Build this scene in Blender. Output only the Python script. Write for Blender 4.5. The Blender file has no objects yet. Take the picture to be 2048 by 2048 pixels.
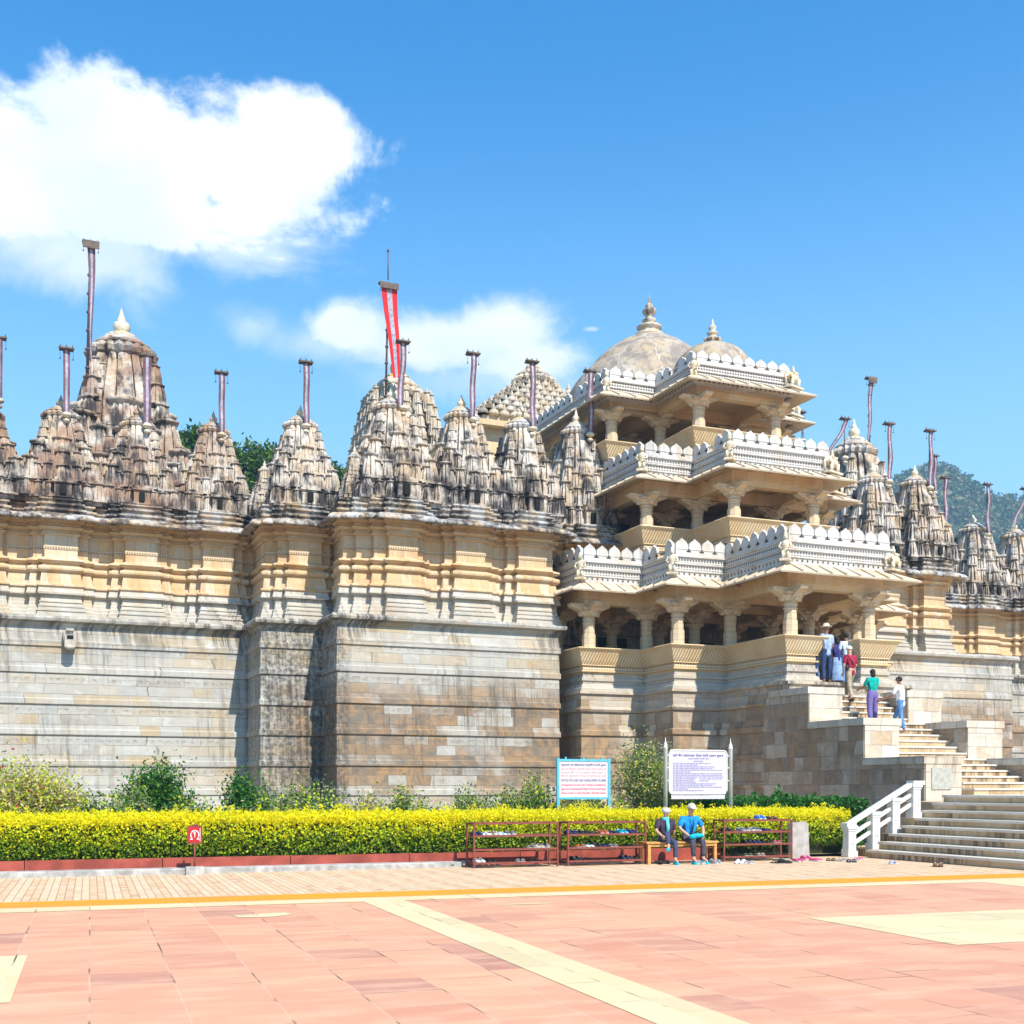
import bpy, math, random
import numpy as np
from mathutils import Vector, Matrix, noise as mnoise
PI = math.pi
R = math.radians
sc = bpy.context.scene
COL = sc.collection

# ------------------------------------------------------------------ camera
F = 2430.0 / 2048.0            # focal length in picture widths
cam = bpy.data.cameras.new('camera')
cam.sensor_fit = 'HORIZONTAL'; cam.sensor_width = 36; cam.lens = 36 * F
cam.shift_y = (1575 - 1024) / 2048.0
cam.clip_end = 6000; cam.clip_start = 0.1
camo = bpy.data.objects.new('camera', cam); COL.objects.link(camo)
camo.location = (0, 0, 1.6); camo.rotation_euler = (PI / 2, 0, 0)
sc.camera = camo
sc.view_settings.view_transform = 'Standard'; sc.view_settings.look = 'None'
sc.view_settings.exposure = 0.80; sc.view_settings.gamma = 1
sc.cycles.max_bounces = 8; sc.cycles.diffuse_bounces = 5
sc.cycles.volume_bounces = 0
sc.cycles.use_denoising = True
sc.cycles.sample_clamp_indirect = 6

TH = math.atan2(0.388, 0.9217)                  # the temple front is turned by this angle
SUN_EL = R(49)
sdx, sdy = 0.542, -0.840                          # horizontal direction towards the sun
SUN_AZ = math.atan2(sdx, sdy)

# ------------------------------------------------------------------ node helpers
class G:
    def __init__(s, tree): s.t = tree
    def n(s, kind, props=None, **inp):
        nd = s.t.nodes.new(kind)
        for k, v in (props or {}).items(): setattr(nd, k, v)
        for k, v in inp.items():
            key = int(k[1:]) if k[0] == 'i' and k[1:].isdigit() else k.replace('_', ' ')
            sock = nd.inputs[key]
            if isinstance(v, bpy.types.NodeSocket): s.t.links.new(v, sock)
            else: sock.default_value = v
        return nd
    def math(s, op, a, b=0.0, c=0.0, clamp=False):
        nd = s.n('ShaderNodeMath', {'operation': op, 'use_clamp': clamp}, i0=a, i1=b, i2=c); return nd.outputs[0]
    def mix(s, f, a, b, mode='MIX'):
        nd = s.t.nodes.new('ShaderNodeMix'); nd.data_type = 'RGBA'; nd.blend_type = mode
        for sock, v in ((nd.inputs[0], f), (nd.inputs[6], a), (nd.inputs[7], b)):
            if isinstance(v, bpy.types.NodeSocket): s.t.links.new(v, sock)
            elif isinstance(v, (int, float)): sock.default_value = v
            else: sock.default_value = (*v, 1) if len(v) == 3 else v
        return nd.outputs[2]
    def ramp(s, fac, stops, interp='LINEAR'):
        nd = s.n('ShaderNodeValToRGB', None, Fac=fac); cr = nd.color_ramp; cr.interpolation = interp
        while len(cr.elements) < len(stops): cr.elements.new(0.5)
        for e, (p, c) in zip(cr.elements, stops):
            e.position = p; e.color = (c, c, c, 1) if isinstance(c, (int, float)) else (*c, 1)
        return nd.outputs[0]
    def noise(s, vec, scale, detail=4, rough=0.55, dist=0.0):
        return s.n('ShaderNodeTexNoise', None, Vector=vec, Scale=scale, Detail=detail, Roughness=rough, Distortion=dist).outputs['Fac']
    def scalev(s, vec, x, y, z, lx=0, ly=0, lz=0):
        return s.n('ShaderNodeMapping', None, Vector=vec, Scale=(x, y, z), Location=(lx, ly, lz)).outputs[0]
    def smooth(s, v, a, b):
        return s.n('ShaderNodeMapRange', {'interpolation_type': 'SMOOTHSTEP'}, Value=v, From_Min=a, From_Max=b).outputs[0]

def newmat(name):
    m = bpy.data.materials.new(name); m.use_nodes = True; t = m.node_tree; t.nodes.clear(); g = G(t)
    out = t.nodes.new('ShaderNodeOutputMaterial'); bs = t.nodes.new('ShaderNodeBsdfPrincipled')
    t.links.new(bs.outputs[0], out.inputs[0]); g.bs = bs; g.out = out
    return m, g
def finish(g, col, rough=0.8, height=None, strength=0.4, dist=0.02, spec=0.3):
    L = g.t.links
    if isinstance(col, bpy.types.NodeSocket): L.new(col, g.bs.inputs['Base Color'])
    else: g.bs.inputs['Base Color'].default_value = (*col, 1)
    if isinstance(rough, bpy.types.NodeSocket): L.new(rough, g.bs.inputs['Roughness'])
    else: g.bs.inputs['Roughness'].default_value = rough
    g.bs.inputs['Specular IOR Level'].default_value = spec
    if height is not None:
        b = g.n('ShaderNodeBump', None, Height=height, Strength=strength, Distance=dist)
        L.new(b.outputs[0], g.bs.inputs['Normal'])

# ------------------------------------------------------------------ world: sky with the drifting clouds
w = bpy.data.worlds.new('World'); sc.world = w; w.use_nodes = True
t = w.node_tree; t.nodes.clear(); g = G(t)
sky = g.n('ShaderNodeTexSky', {'sky_type': 'NISHITA', 'sun_disc': False, 'sun_elevation': SUN_EL,
     'sun_rotation': SUN_AZ, 'altitude': 500, 'air_density': 1.0, 'dust_density': 0.25, 'ozone_density': 2.2})
skyc = g.n('ShaderNodeHueSaturation', None, Saturation=1.5, Value=1.0, Color=sky.outputs[0]).outputs[0]
skyc = g.mix(1.0, skyc, (1.02, 1.28, 1.26), 'MULTIPLY')
geo = g.n('ShaderNodeNewGeometry')
vdir = g.n('ShaderNodeVectorMath', {'operation': 'SCALE'}, i0=geo.outputs['Incoming'], Scale=-1.0).outputs[0]
sp = g.n('ShaderNodeSeparateXYZ', None, Vector=vdir)
az = g.math('ARCTAN2', sp.outputs[0], sp.outputs[1]); el = g.math('ARCSINE', sp.outputs[2])
def cloud(blobs):
    acc = None
    for (cx, cy, rx, ry) in blobs:
        a0 = math.atan2(cx - 1024, 2430); d0 = math.hypot(cx - 1024, 2430); e0 = math.atan2(1575 - cy, d0)
        ra = rx / 2430 * math.cos(a0) ** 2; re = ry / d0 * math.cos(e0) ** 2
        dx = g.math('MULTIPLY', g.math('SUBTRACT', az, a0), 1 / ra); dy = g.math('MULTIPLY', g.math('SUBTRACT', el, e0), 1 / re)
        q = g.math('SUBTRACT', 1.0, g.math('SQRT', g.math('ADD', g.math('MULTIPLY', dx, dx), g.math('MULTIPLY', dy, dy))))
        acc = q if acc is None else g.math('SMOOTH_MAX', acc, q, 0.25)
    return acc
nv = g.scalev(vdir, 1, 1, 1.3)
n1 = g.noise(nv, 11, 12, 0.62, 0.5); n2 = g.noise(nv, 34, 8, 0.65)
nn = g.math('ADD', g.math('MULTIPLY', n1, 0.75), g.math('MULTIPLY', n2, 0.25))
nz = g.math('MULTIPLY', g.math('SUBTRACT', nn, 0.5), 2.3)
c1 = cloud([(20, 330, 300, 170), (215, 250, 220, 150), (400, 330, 300, 150), (588, 288, 160, 115), (300, 420, 420, 110)])
c1b = cloud([(190, 500, 250, 130), (440, 460, 260, 100), (90, 420, 260, 120)])
c2 = cloud([(700, 660, 110, 70), (860, 690, 190, 75), (1010, 660, 130, 95), (1060, 730, 150, 60)])
c3 = cloud([(500, 650, 90, 60), (650, 690, 160, 60), (1000, 760, 360, 70), (1183, 658, 20, 6)])
m1 = g.smooth(g.math('ADD', c1, nz), 0.0, 0.42)
m1b = g.math('MULTIPLY', g.smooth(g.math('ADD', c1b, nz), -0.1, 0.8), 0.8)
m2 = g.math('MULTIPLY', g.smooth(g.math('ADD', c2, nz), 0.0, 0.75), 0.93)
m3 = g.math('MULTIPLY', g.smooth(g.math('ADD', c3, nz), 0.0, 1.0), 0.45)
mask = g.math('MAXIMUM', g.math('MAXIMUM', m1, m1b), g.math('MAXIMUM', m2, m3))
shade = g.smooth(g.noise(g.scalev(vdir, 1, 1, 1.3, 0.02, 0, -0.03), 9, 6, 0.55), 0.3, 0.6)
ccol = g.mix(shade, (5.6, 6.1, 6.6), (6.9, 6.95, 7.0))
lp = None
hz = g.math('POWER', g.smooth(el, 0.60, -0.02), 1.2)
skyc = g.mix(g.math('MULTIPLY', hz, 0.9), skyc, (3.9, 6.2, 7.6))
col = g.mix(mask, skyc, ccol)
bg = g.n('ShaderNodeBackground', None, Color=col, Strength=0.12)
wo = g.n('ShaderNodeOutputWorld', None, Surface=bg.outputs[0])

sun = bpy.data.lights.new('sun', 'SUN'); sun.energy = 5.0; sun.angle = R(0.53); sun.color = (1.0, 0.92, 0.80)
suno = bpy.data.objects.new('sun', sun); COL.objects.link(suno)
sv = Vector((sdx, sdy, 0)).normalized() * math.cos(SUN_EL) + Vector((0, 0, math.sin(SUN_EL)))
suno.rotation_euler = sv.to_track_quat('Z', 'Y').to_euler()
suno.location = (0, 0, 60)

# ------------------------------------------------------------------ geometry helpers
class MB:
    def __init__(s): s.v = []; s.f = []; s.m = []; s.sm = []
    def add(s, vs, fs, mat=0, smooth=False):
        b = len(s.v); s.v.extend([tuple(p) for p in vs])
        for f in fs: s.f.append(tuple(b + i for i in f)); s.m.append(mat); s.sm.append(smooth)
    def box(s, x0, x1, y0, y1, z0, z1, mat=0, M=None):
        vs = [(x, y, z) for z in (z0, z1) for y in (y0, y1) for x in (x0, x1)]
        if M is not None: vs = [M @ Vector(p) for p in vs]
        s.add(vs, [(0, 2, 3, 1), (4, 5, 7, 6), (0, 1, 5, 4), (2, 6, 7, 3), (0, 4, 6, 2), (1, 3, 7, 5)], mat)
    def loft(s, rings, mat=0, smooth=False, closed=True, cap=(True, True)):
        n = len(rings[0]); b = len(s.v)
        for r in rings: s.v.extend([tuple(p) for p in r])
        for k in range(len(rings) - 1):
            for i in range(n if closed else n - 1):
                j = (i + 1) % n
                s.f.append((b + k * n + i, b + k * n + j, b + (k + 1) * n + j, b + (k + 1) * n + i)); s.m.append(mat); s.sm.append(smooth)
        if cap[0]: s.f.append(tuple(b + i for i in range(n))[::-1]); s.m.append(mat); s.sm.append(False)
        if cap[1]: s.f.append(tuple(b + (len(rings) - 1) * n + i for i in range(n))); s.m.append(mat); s.sm.append(False)
    def lathe(s, prof, n=16, c=(0, 0, 0), mat=0, smooth=True, rib=0.0, nr=0, sx=1, sy=1, phase=0.0, ribz=None):
        rings = []
        for (r, z) in prof:
            rr = []
            for i in range(n):
                a = 2 * PI * i / n + phase
                k = 1.0
                if rib and (ribz is None or ribz[0] <= z <= ribz[1]): k = 1 + rib * (1 if i % 2 else -1) if nr == 0 else 1 + rib * math.cos(nr * a)
                rr.append((c[0] + r * k * math.cos(a) * sx, c[1] + r * k * math.sin(a) * sy, c[2] + z))
            rings.append(rr)
        s.loft(rings, mat, smooth)
    def tube(s, pts, rad, n=8, mat=0, smooth=True):
        pts = [Vector(p) for p in pts]; rings = []
        if not hasattr(rad, '__len__'): rad = [rad] * len(pts)
        up = Vector((0, 0, 1))
        for i, p in enumerate(pts):
            d = (pts[min(i + 1, len(pts) - 1)] - pts[max(i - 1, 0)]).normalized()
            a = d.cross(up if abs(d.z) < 0.9 else Vector((1, 0, 0))).normalized(); b = a.cross(d)
            rings.append([p + (a * math.cos(2 * PI * k / n) + b * math.sin(2 * PI * k / n)) * rad[i] for k in range(n)])
        s.loft(rings, mat, smooth)
    def bar(s, a, b, wx, wz, mat=0):
        a = Vector(a); b = Vector(b); d = (b - a).normalized()
        up = Vector((0, 0, 1)) if abs(d.z) < 0.95 else Vector((0, 1, 0))
        x = d.cross(up).normalized() * wx / 2; z = x.cross(d).normalized() * wz / 2
        s.loft([[p - x - z, p + x - z, p + x + z, p - x + z] for p in (a, b)], mat)
    def ell(s, c, rx, ry, rz, n=12, m=8, mat=0, M=None):
        rings = []
        for k in range(m + 1):
            a = -PI / 2 + PI * k / m; cr = max(math.cos(a), 0.02)
            rr = [Vector((c[0] + rx * cr * math.cos(2 * PI * i / n), c[1] + ry * cr * math.sin(2 * PI * i / n), c[2] + rz * math.sin(a))) for i in range(n)]
            if M is not None: rr = [M @ p for p in rr]
            rings.append(rr)
        s.loft(rings, mat, True)
    def sweep(s, pts, prof, mat=0, closed=False, smooth=False):
        n = len(pts); rings = []
        def nrm(a, b):
            dx, dy = b[0] - a[0], b[1] - a[1]; l = math.hypot(dx, dy); return (dy / l, -dx / l)
        for i in range(n):
            if closed or 0 < i < n - 1:
                n1 = nrm(pts[i - 1], pts[i]); n2 = nrm(pts[i], pts[(i + 1) % n])
                k = 1 + n1[0] * n2[0] + n1[1] * n2[1]; ox, oy = (n1[0] + n2[0]) / k, (n1[1] + n2[1]) / k
            elif i == 0: ox, oy = nrm(pts[0], pts[1])
            else: ox, oy = nrm(pts[-2], pts[-1])
            rings.append([(pts[i][0] + ox * o, pts[i][1] + oy * o, z) for (o, z) in prof])
        if closed: rings.append(rings[0])
        s.loft(rings, mat, smooth, closed=False, cap=(False, False))
    def poly(s, pts, z0, z1, mat=0):
        s.loft([[(p[0], p[1], z) for p in pts] for z in (z0, z1)], mat)
    def build(s, name, mats, parent=None, loc=None, rz=0.0):
        me = bpy.data.meshes.new(name); me.from_pydata(s.v, [], s.f)
        for m in (mats if isinstance(mats, (list, tuple)) else [mats]): me.materials.append(m)
        me.polygons.foreach_set('material_index', s.m); me.polygons.foreach_set('use_smooth', s.sm); me.update()
        o = bpy.data.objects.new(name, me); COL.objects.link(o)
        if parent is not None: o.parent = parent
        if loc is not None: o.location = loc
        o.rotation_euler[2] = rz
        return o

def tag(o, label=None, cat=None, group=None, kind=None):
    if label: o['label'] = label
    if cat: o['category'] = cat
    if group: o['group'] = group
    if kind: o['kind'] = kind
    return o
def empty(name, loc=(0, 0, 0), rz=0.0, label=None, cat=None, group=None, parent=None):
    o = bpy.data.objects.new(name, None); COL.objects.link(o); o.location = loc; o.rotation_euler = (0, 0, rz)
    o.empty_display_size = 0.2
    if parent is not None: o.parent = parent
    return tag(o, label, cat, group)
def copy_tree(o, parent=None, loc=None, rz=None, scale=None):
    c = o.copy(); COL.objects.link(c)
    if parent is not None: c.parent = parent
    if loc is not None: c.location = loc
    if rz is not None: c.rotation_euler[2] = rz
    if scale is not None: c.scale = scale
    for ch in list(o.children): copy_tree(ch, c)
    return c
def raw_mesh(name, V, Fq, mats, midx=None, smooth=False, parent=None, loc=None, rz=0.0):
    """numpy quads"""
    me = bpy.data.meshes.new(name); nf = len(Fq); k = Fq.shape[1]
    me.vertices.add(len(V)); me.vertices.foreach_set('co', V.astype(np.float32).ravel())
    me.loops.add(nf * k); me.loops.foreach_set('vertex_index', Fq.astype(np.int32).ravel())
    me.polygons.add(nf); me.polygons.foreach_set('loop_start', np.arange(0, nf * k, k, dtype=np.int32))
    for m in mats: me.materials.append(m)
    if midx is not None: me.polygons.foreach_set('material_index', midx.astype(np.int32))
    me.polygons.foreach_set('use_smooth', np.full(nf, smooth)); me.update(calc_edges=True); me.validate()
    o = bpy.data.objects.new(name, me); COL.objects.link(o)
    if parent is not None: o.parent = parent
    if loc is not None: o.location = loc
    o.rotation_euler[2] = rz
    return o
def leaves(P, size, rng, aspect=2.0, updir=0.35):
    """one folded leaf (quad) per point"""
    n = len(P); d = rng.normal(size=(n, 3)); d /= np.linalg.norm(d, axis=1)[:, None]
    nr = rng.normal(size=(n, 3)); nr[:, 2] += updir * 3; nr -= d * np.sum(nr * d, axis=1)[:, None]; nr /= np.linalg.norm(nr, axis=1)[:, None]
    b = np.cross(d, nr); s = size * rng.uniform(0.6, 1.35, n)[:, None]
    tip = P + d * s; mid = P + d * s * 0.45
    V = np.stack([P, mid + b * s / aspect / 1.0 * 0.5, tip, mid - b * s / aspect * 0.5], axis=1).reshape(-1, 3)
    return V, np.arange(4 * n).reshape(n, 4)

def local(U, c, z=0.0):                      # temple frame -> world
    return Vector((U * math.cos(TH) - c * math.sin(TH), U * math.sin(TH) + c * math.cos(TH), z))
def atc(x, c):                               # U on depth line c where the photo column x meets it
    tt = (x - 1024) / 2430.0; return c * (math.sin(TH) + math.cos(TH) * tt) / (math.cos(TH) - math.sin(TH) * tt)
def zat(x, y, c):
    tt = (x - 1024) / 2430.0; D = c / (math.cos(TH) - math.sin(TH) * tt); return 1.6 + (1575 - y) * D / 2430.0

# ------------------------------------------------------------------ materials
def plain(name, col, rough=0.7, var=0.15, scale=8, metal=0.0, spec=0.3, bump=0.0):
    m, g = newmat(name); tc = g.n('ShaderNodeTexCoord').outputs['Object']
    nz = g.noise(tc, scale, 5)
    c = g.mix(g.smooth(nz, 0.3, 0.7), [x * (1 - var) for x in col], [min(1, x * (1 + var)) for x in col])
    finish(g, c, rough, nz if bump else None, bump, 0.01, spec)
    g.bs.inputs['Metallic'].default_value = metal
    return m

def wall_mat(name, ramp, bw, bh, mortar=0.012, mcol=(0.16, 0.13, 0.10), brown=None, streak=0.6, streak_col=(0.05, 0.047, 0.042), zband=None, vein=0.25, off=0.5, bump=0.5, rust=0.3, top=None, sq=1.0, dark=None, uneven=False, carve=0.0):
    """coursed marble: per-block colour, veins, run-off streaks. coords are the temple frame's own"""
    m, g = newmat(name); tc = g.n('ShaderNodeTexCoord').outputs['Object']
    s = g.n('ShaderNodeSeparateXYZ', None, Vector=tc)
    h = g.math('ADD', s.outputs[0], g.math('MULTIPLY', s.outputs[1], 1.0))
    wob = g.math('MULTIPLY', g.math('SUBTRACT', g.noise(tc, 1.1, 2), 0.5), 0.22 if bump > .3 else 0.03)
    wob2 = g.math('MULTIPLY', g.math('SUBTRACT', g.noise(tc, 2.3, 2), 0.5), 0.05 if bump > .3 else 0.01)
    if uneven:                               # stones of unequal length, each course its own rhythm
        row = g.math('FLOOR', g.math('DIVIDE', g.math('ADD', s.outputs[2], wob2), bh))
        rr = g.math('FRACT', g.math('MULTIPLY', g.math('SINE', g.math('MULTIPLY', row, 12.9898)), 43758.5))
        wv = g.math('SINE', g.math('ADD', g.math('MULTIPLY', h, 2.1), g.math('MULTIPLY', rr, 25.0)))
        h2 = g.math('ADD', g.math('ADD', h, g.math('MULTIPLY', wv, 0.36)), g.math('MULTIPLY', rr, 3.0))
    else: h2 = h
    bv = g.n('ShaderNodeCombineXYZ', None, X=g.math('ADD', h2, wob), Y=g.math('ADD', s.outputs[2], wob2)).outputs[0]
    br = g.n('ShaderNodeTexBrick', {'offset': off, 'squash': sq, 'squash_frequency': 3}, Vector=bv, Color1=(0, 0, 0, 1), Color2=(1, 1, 1, 1), Mortar=(0.5, 0.5, 0.5, 1),
             Scale=1.0, Mortar_Size=mortar, Mortar_Smooth=0.4, Bias=0.0, Brick_Width=bw, Row_Height=bh)
    rnd = br.outputs['Color']; mor = br.outputs['Fac']
    hv = g.n('ShaderNodeCombineXYZ', None, X=h, Y=s.outputs[2], Z=g.math('MULTIPLY', s.outputs[1], 0.3)).outputs[0]
    base = g.ramp(rnd, ramp); cloudy = g.ramp(g.noise(hv, 0.37, 3), ramp)
    # veins that run their own way across each block
    vv = g.n('ShaderNodeVectorMath', {'operation': 'ADD'}, i0=hv, i1=g.n('ShaderNodeVectorMath', {'operation': 'SCALE'}, i0=rnd, Scale=17.0).outputs[0]).outputs[0]
    vn = g.noise(g.n('ShaderNodeMapping', None, Vector=vv, Rotation=(0, 0, 0.5), Scale=(1.0, 5.0, 1)).outputs[0], 1.7, 8, 0.65, 1.2)
    base = g.mix(g.math('MULTIPLY', g.smooth(vn, 0.42, 0.68), vein), base, g.mix(1.0, base, (0.52, 0.47, 0.40), 'MULTIPLY'))
    base = g.mix(g.math('MULTIPLY', g.smooth(g.noise(hv, 0.8, 6, 0.6), 0.4, 0.65), 0.45), base, cloudy)
    vn2 = g.noise(vv, 2.2, 6, 0.6, 0.6)
    base = g.mix(g.math('MULTIPLY', g.smooth(vn2, 0.5, 0.75), 0.45), base, (0.62, 0.62, 0.60))
    vn2b = g.noise(vv, 1.5, 8, 0.7, 1.0)
    if brown:
        (c1, c2, lo, hi, zz) = brown
        bm = g.smooth(g.math('ADD', g.math('MULTIPLY', rnd, 0.5), g.math('ADD', g.math('MULTIPLY', g.noise(hv, 0.45, 3), 0.65), g.math('MULTIPLY', g.noise(hv, 3.0, 7, 0.65), 0.35))), lo, hi)
        zf = g.math('MULTIPLY', g.smooth(s.outputs[2], zz[1], zz[0]), g.smooth(s.outputs[0], zz[2], zz[2] + 2.2))
        zf = g.math('MULTIPLY', zf, g.smooth(s.outputs[2], 0.7, 1.9))
        base = g.mix(g.math('MULTIPLY', g.math('MULTIPLY', bm, zf), 0.88), base, g.mix(g.smooth(vn2b, 0.34, 0.62), c1, c2))
    # rust bloom
    rn = g.noise(g.scalev(hv, 1.2, 0.4, 1, 31), 1.5, 6, 0.6)
    base = g.mix(g.math('MULTIPLY', g.smooth(rn, 0.52, 0.75), rust), base, (0.42, 0.25, 0.10))
    # run-off streaks: fine columns, wetted only in some stretches
    f1 = g.noise(g.scalev(hv, 7, 0.35, 1), 1.0, 6, 0.7); f2 = g.noise(g.scalev(hv, 0.35, 0.33, 1, 7), 1.0, 4, 0.6)
    f3 = g.noise(hv, 7.0, 6, 0.7)
    st = g.math('MULTIPLY', g.smooth(f1, 0.45, 0.72), g.smooth(f2, 0.42, 0.66))
    if top:
        near = g.smooth(s.outputs[2], top[0], top[1]); st = g.math('MAXIMUM', st, g.math('MULTIPLY', g.math('MULTIPLY', near, g.smooth(f1, 0.42, 0.56)), g.smooth(f2, 0.42, 0.60)))
    if zband:
        fr = g.math('FRACT', g.math('ADD', s.outputs[2], zband)); led = g.smooth(fr, 0.8, 0.98)
        st = g.math('MAXIMUM', st, g.math('MULTIPLY', g.math('MULTIPLY', led, g.smooth(f3, 0.4, 0.65)), 0.55))
    if dark: st = g.math('MAXIMUM', st, g.math('MULTIPLY', g.math('MULTIPLY', g.smooth(s.outputs[0], dark[0], dark[0] + .3), g.smooth(s.outputs[0], dark[1] + .3, dark[1])), g.smooth(g.math('ADD', g.math('MULTIPLY', f1, .5), g.math('MULTIPLY', f3, .5)), .38, .6)))
    st = g.math('MULTIPLY', st, streak, clamp=True)
    base = g.mix(st, base, streak_col)
    joint = g.math('MULTIPLY', mor, g.smooth(g.noise(hv, 1.9, 4), 0.25, 0.75))
    base = g.mix(joint, base, mcol)
    hgt = g.math('SUBTRACT', g.math('MULTIPLY', g.noise(tc, 24, 6, 0.65), 0.5), g.math('MULTIPLY', mor, 1.1))
    if carve:                                # shallow relief carving, its hollows coloured darker brown
        vo = g.n('ShaderNodeTexVoronoi', {'feature': 'SMOOTH_F1'}, Vector=g.scalev(hv, 1, 1.0, 1), Scale=13.0, Smoothness=0.4).outputs['Distance']
        bz = g.math('ABSOLUTE', g.math('SUBTRACT', g.math('FRACT', g.math('MULTIPLY', s.outputs[2], 5.3)), 0.5))
        rel = g.math('ADD', g.math('MULTIPLY', g.smooth(vo, 0.15, 0.6), 0.6), g.math('MULTIPLY', g.smooth(bz, 0.46, 0.36), -0.5))
        base = g.mix(g.math('MULTIPLY', g.smooth(rel, 0.0, 0.55), carve * 0.55), base, (0.30, 0.19, 0.10))
        hgt = g.math('SUBTRACT', hgt, g.math('MULTIPLY', rel, carve * 2.0))
    finish(g, base, 0.75, hgt, bump, 0.015)
    return m
MARBLE = [(0.0, (0.36, 0.335, 0.285)), (0.25, (0.48, 0.46, 0.405)), (0.5, (0.40, 0.40, 0.37)), (0.72, (0.48, 0.43, 0.34)), (0.9, (0.43, 0.34, 0.22)), (1.0, (0.46, 0.455, 0.42))]
mat_plinth = wall_mat('plinth_marble', MARBLE, 1.05, 0.333, 0.011, brown=((0.37, 0.215, 0.10), (0.15, 0.12, 0.09), 0.52, 0.78, (4.2, 5.9, 7.6)), streak=0.92, zband=0.8, top=(5.3, 7.2), rust=0.25, dark=(7.7, 10.2), uneven=True)
mat_base = wall_mat('portico_base_marble', [(0, (0.52, 0.44, 0.33)), (0.3, (0.40, 0.31, 0.21)), (0.5, (0.50, 0.46, 0.39)), (0.75, (0.30, 0.22, 0.145)), (1, (0.46, 0.40, 0.32))],
                    0.8, 0.42, 0.012, brown=((0.40, 0.25, 0.13), (0.20, 0.15, 0.10), 0.5, 0.9, (3.5, 5.2, 7.6)), streak=0.7, top=(3.6, 4.9), rust=0.35, vein=0.45, uneven=True)
mat_stair = wall_mat('stair_stone', [(0, (0.58, 0.53, 0.44)), (0.35, (0.50, 0.44, 0.35)), (0.6, (0.62, 0.58, 0.50)), (0.85, (0.46, 0.33, 0.20)), (1, (0.6, 0.56, 0.48))],
                     0.7, 0.4, 0.010, streak=0.8, streak_col=(0.11, 0.09, 0.07), rust=0.3, vein=0.35)
mat_upper = wall_mat('honey_marble', [(0, (0.55, 0.36, 0.18)), (0.3, (0.60, 0.44, 0.25)), (0.6, (0.54, 0.37, 0.20)), (0.8, (0.60, 0.51, 0.37)), (1, (0.57, 0.40, 0.22))],
                     0.36, 1.0, 0.009, mcol=(0.34, 0.19, 0.09), streak=0.45, streak_col=(0.13, 0.10, 0.08), off=0.0, bump=0.25, rust=0.85, vein=0.15)
mat_lowup = wall_mat('pale_moulding_marble', [(0, (0.44, 0.39, 0.31)), (0.4, (0.50, 0.46, 0.38)), (0.7, (0.42, 0.40, 0.36)), (1, (0.49, 0.40, 0.27))],
                     0.45, 0.4, 0.007, mcol=(0.2, 0.17, 0.14), streak=0.8, streak_col=(0.06, 0.055, 0.05), off=0.5, bump=0.25, rust=0.3, vein=0.2)
mat_portico = wall_mat('golden_portico_stone', [(0, (0.60, 0.42, 0.22)), (0.4, (0.66, 0.51, 0.30)), (0.7, (0.61, 0.45, 0.25)), (1, (0.68, 0.57, 0.39))],
                     0.7, 0.5, 0.006, mcol=(0.34, 0.22, 0.12), streak=0.22, streak_col=(0.2, 0.15, 0.1), off=0.4, bump=0.2, rust=0.5, vein=0.25)
mat_carved = wall_mat('carved_column_stone', [(0, (0.60, 0.46, 0.29)), (0.5, (0.66, 0.54, 0.37)), (1, (0.62, 0.50, 0.34))], 0.7, 5.5, 0.004, mcol=(0.34, 0.22, 0.12), streak=0.3, streak_col=(0.2, 0.15, 0.1), off=0.4, bump=0.3, rust=0.5, vein=0.2, carve=0.7)
mat_white = wall_mat('parapet_white_marble', [(0, (0.50, 0.50, 0.48)), (0.5, (0.58, 0.58, 0.56)), (1, (0.52, 0.47, 0.40))],
                     0.6, 0.9, 0.006, mcol=(0.25, 0.2, 0.15), streak=0.85, streak_col=(0.13, 0.115, 0.10), off=0.3, bump=0.3, rust=0.5, vein=0.2)
mat_inner = wall_mat('inner_wall_stone', [(0, (0.30, 0.24, 0.17)), (0.5, (0.36, 0.29, 0.21)), (1, (0.27, 0.22, 0.17))], 0.9, 0.5, 0.02, mcol=(0.07, 0.055, 0.04), streak=0.3, bump=0.4, rust=0.2)

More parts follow.
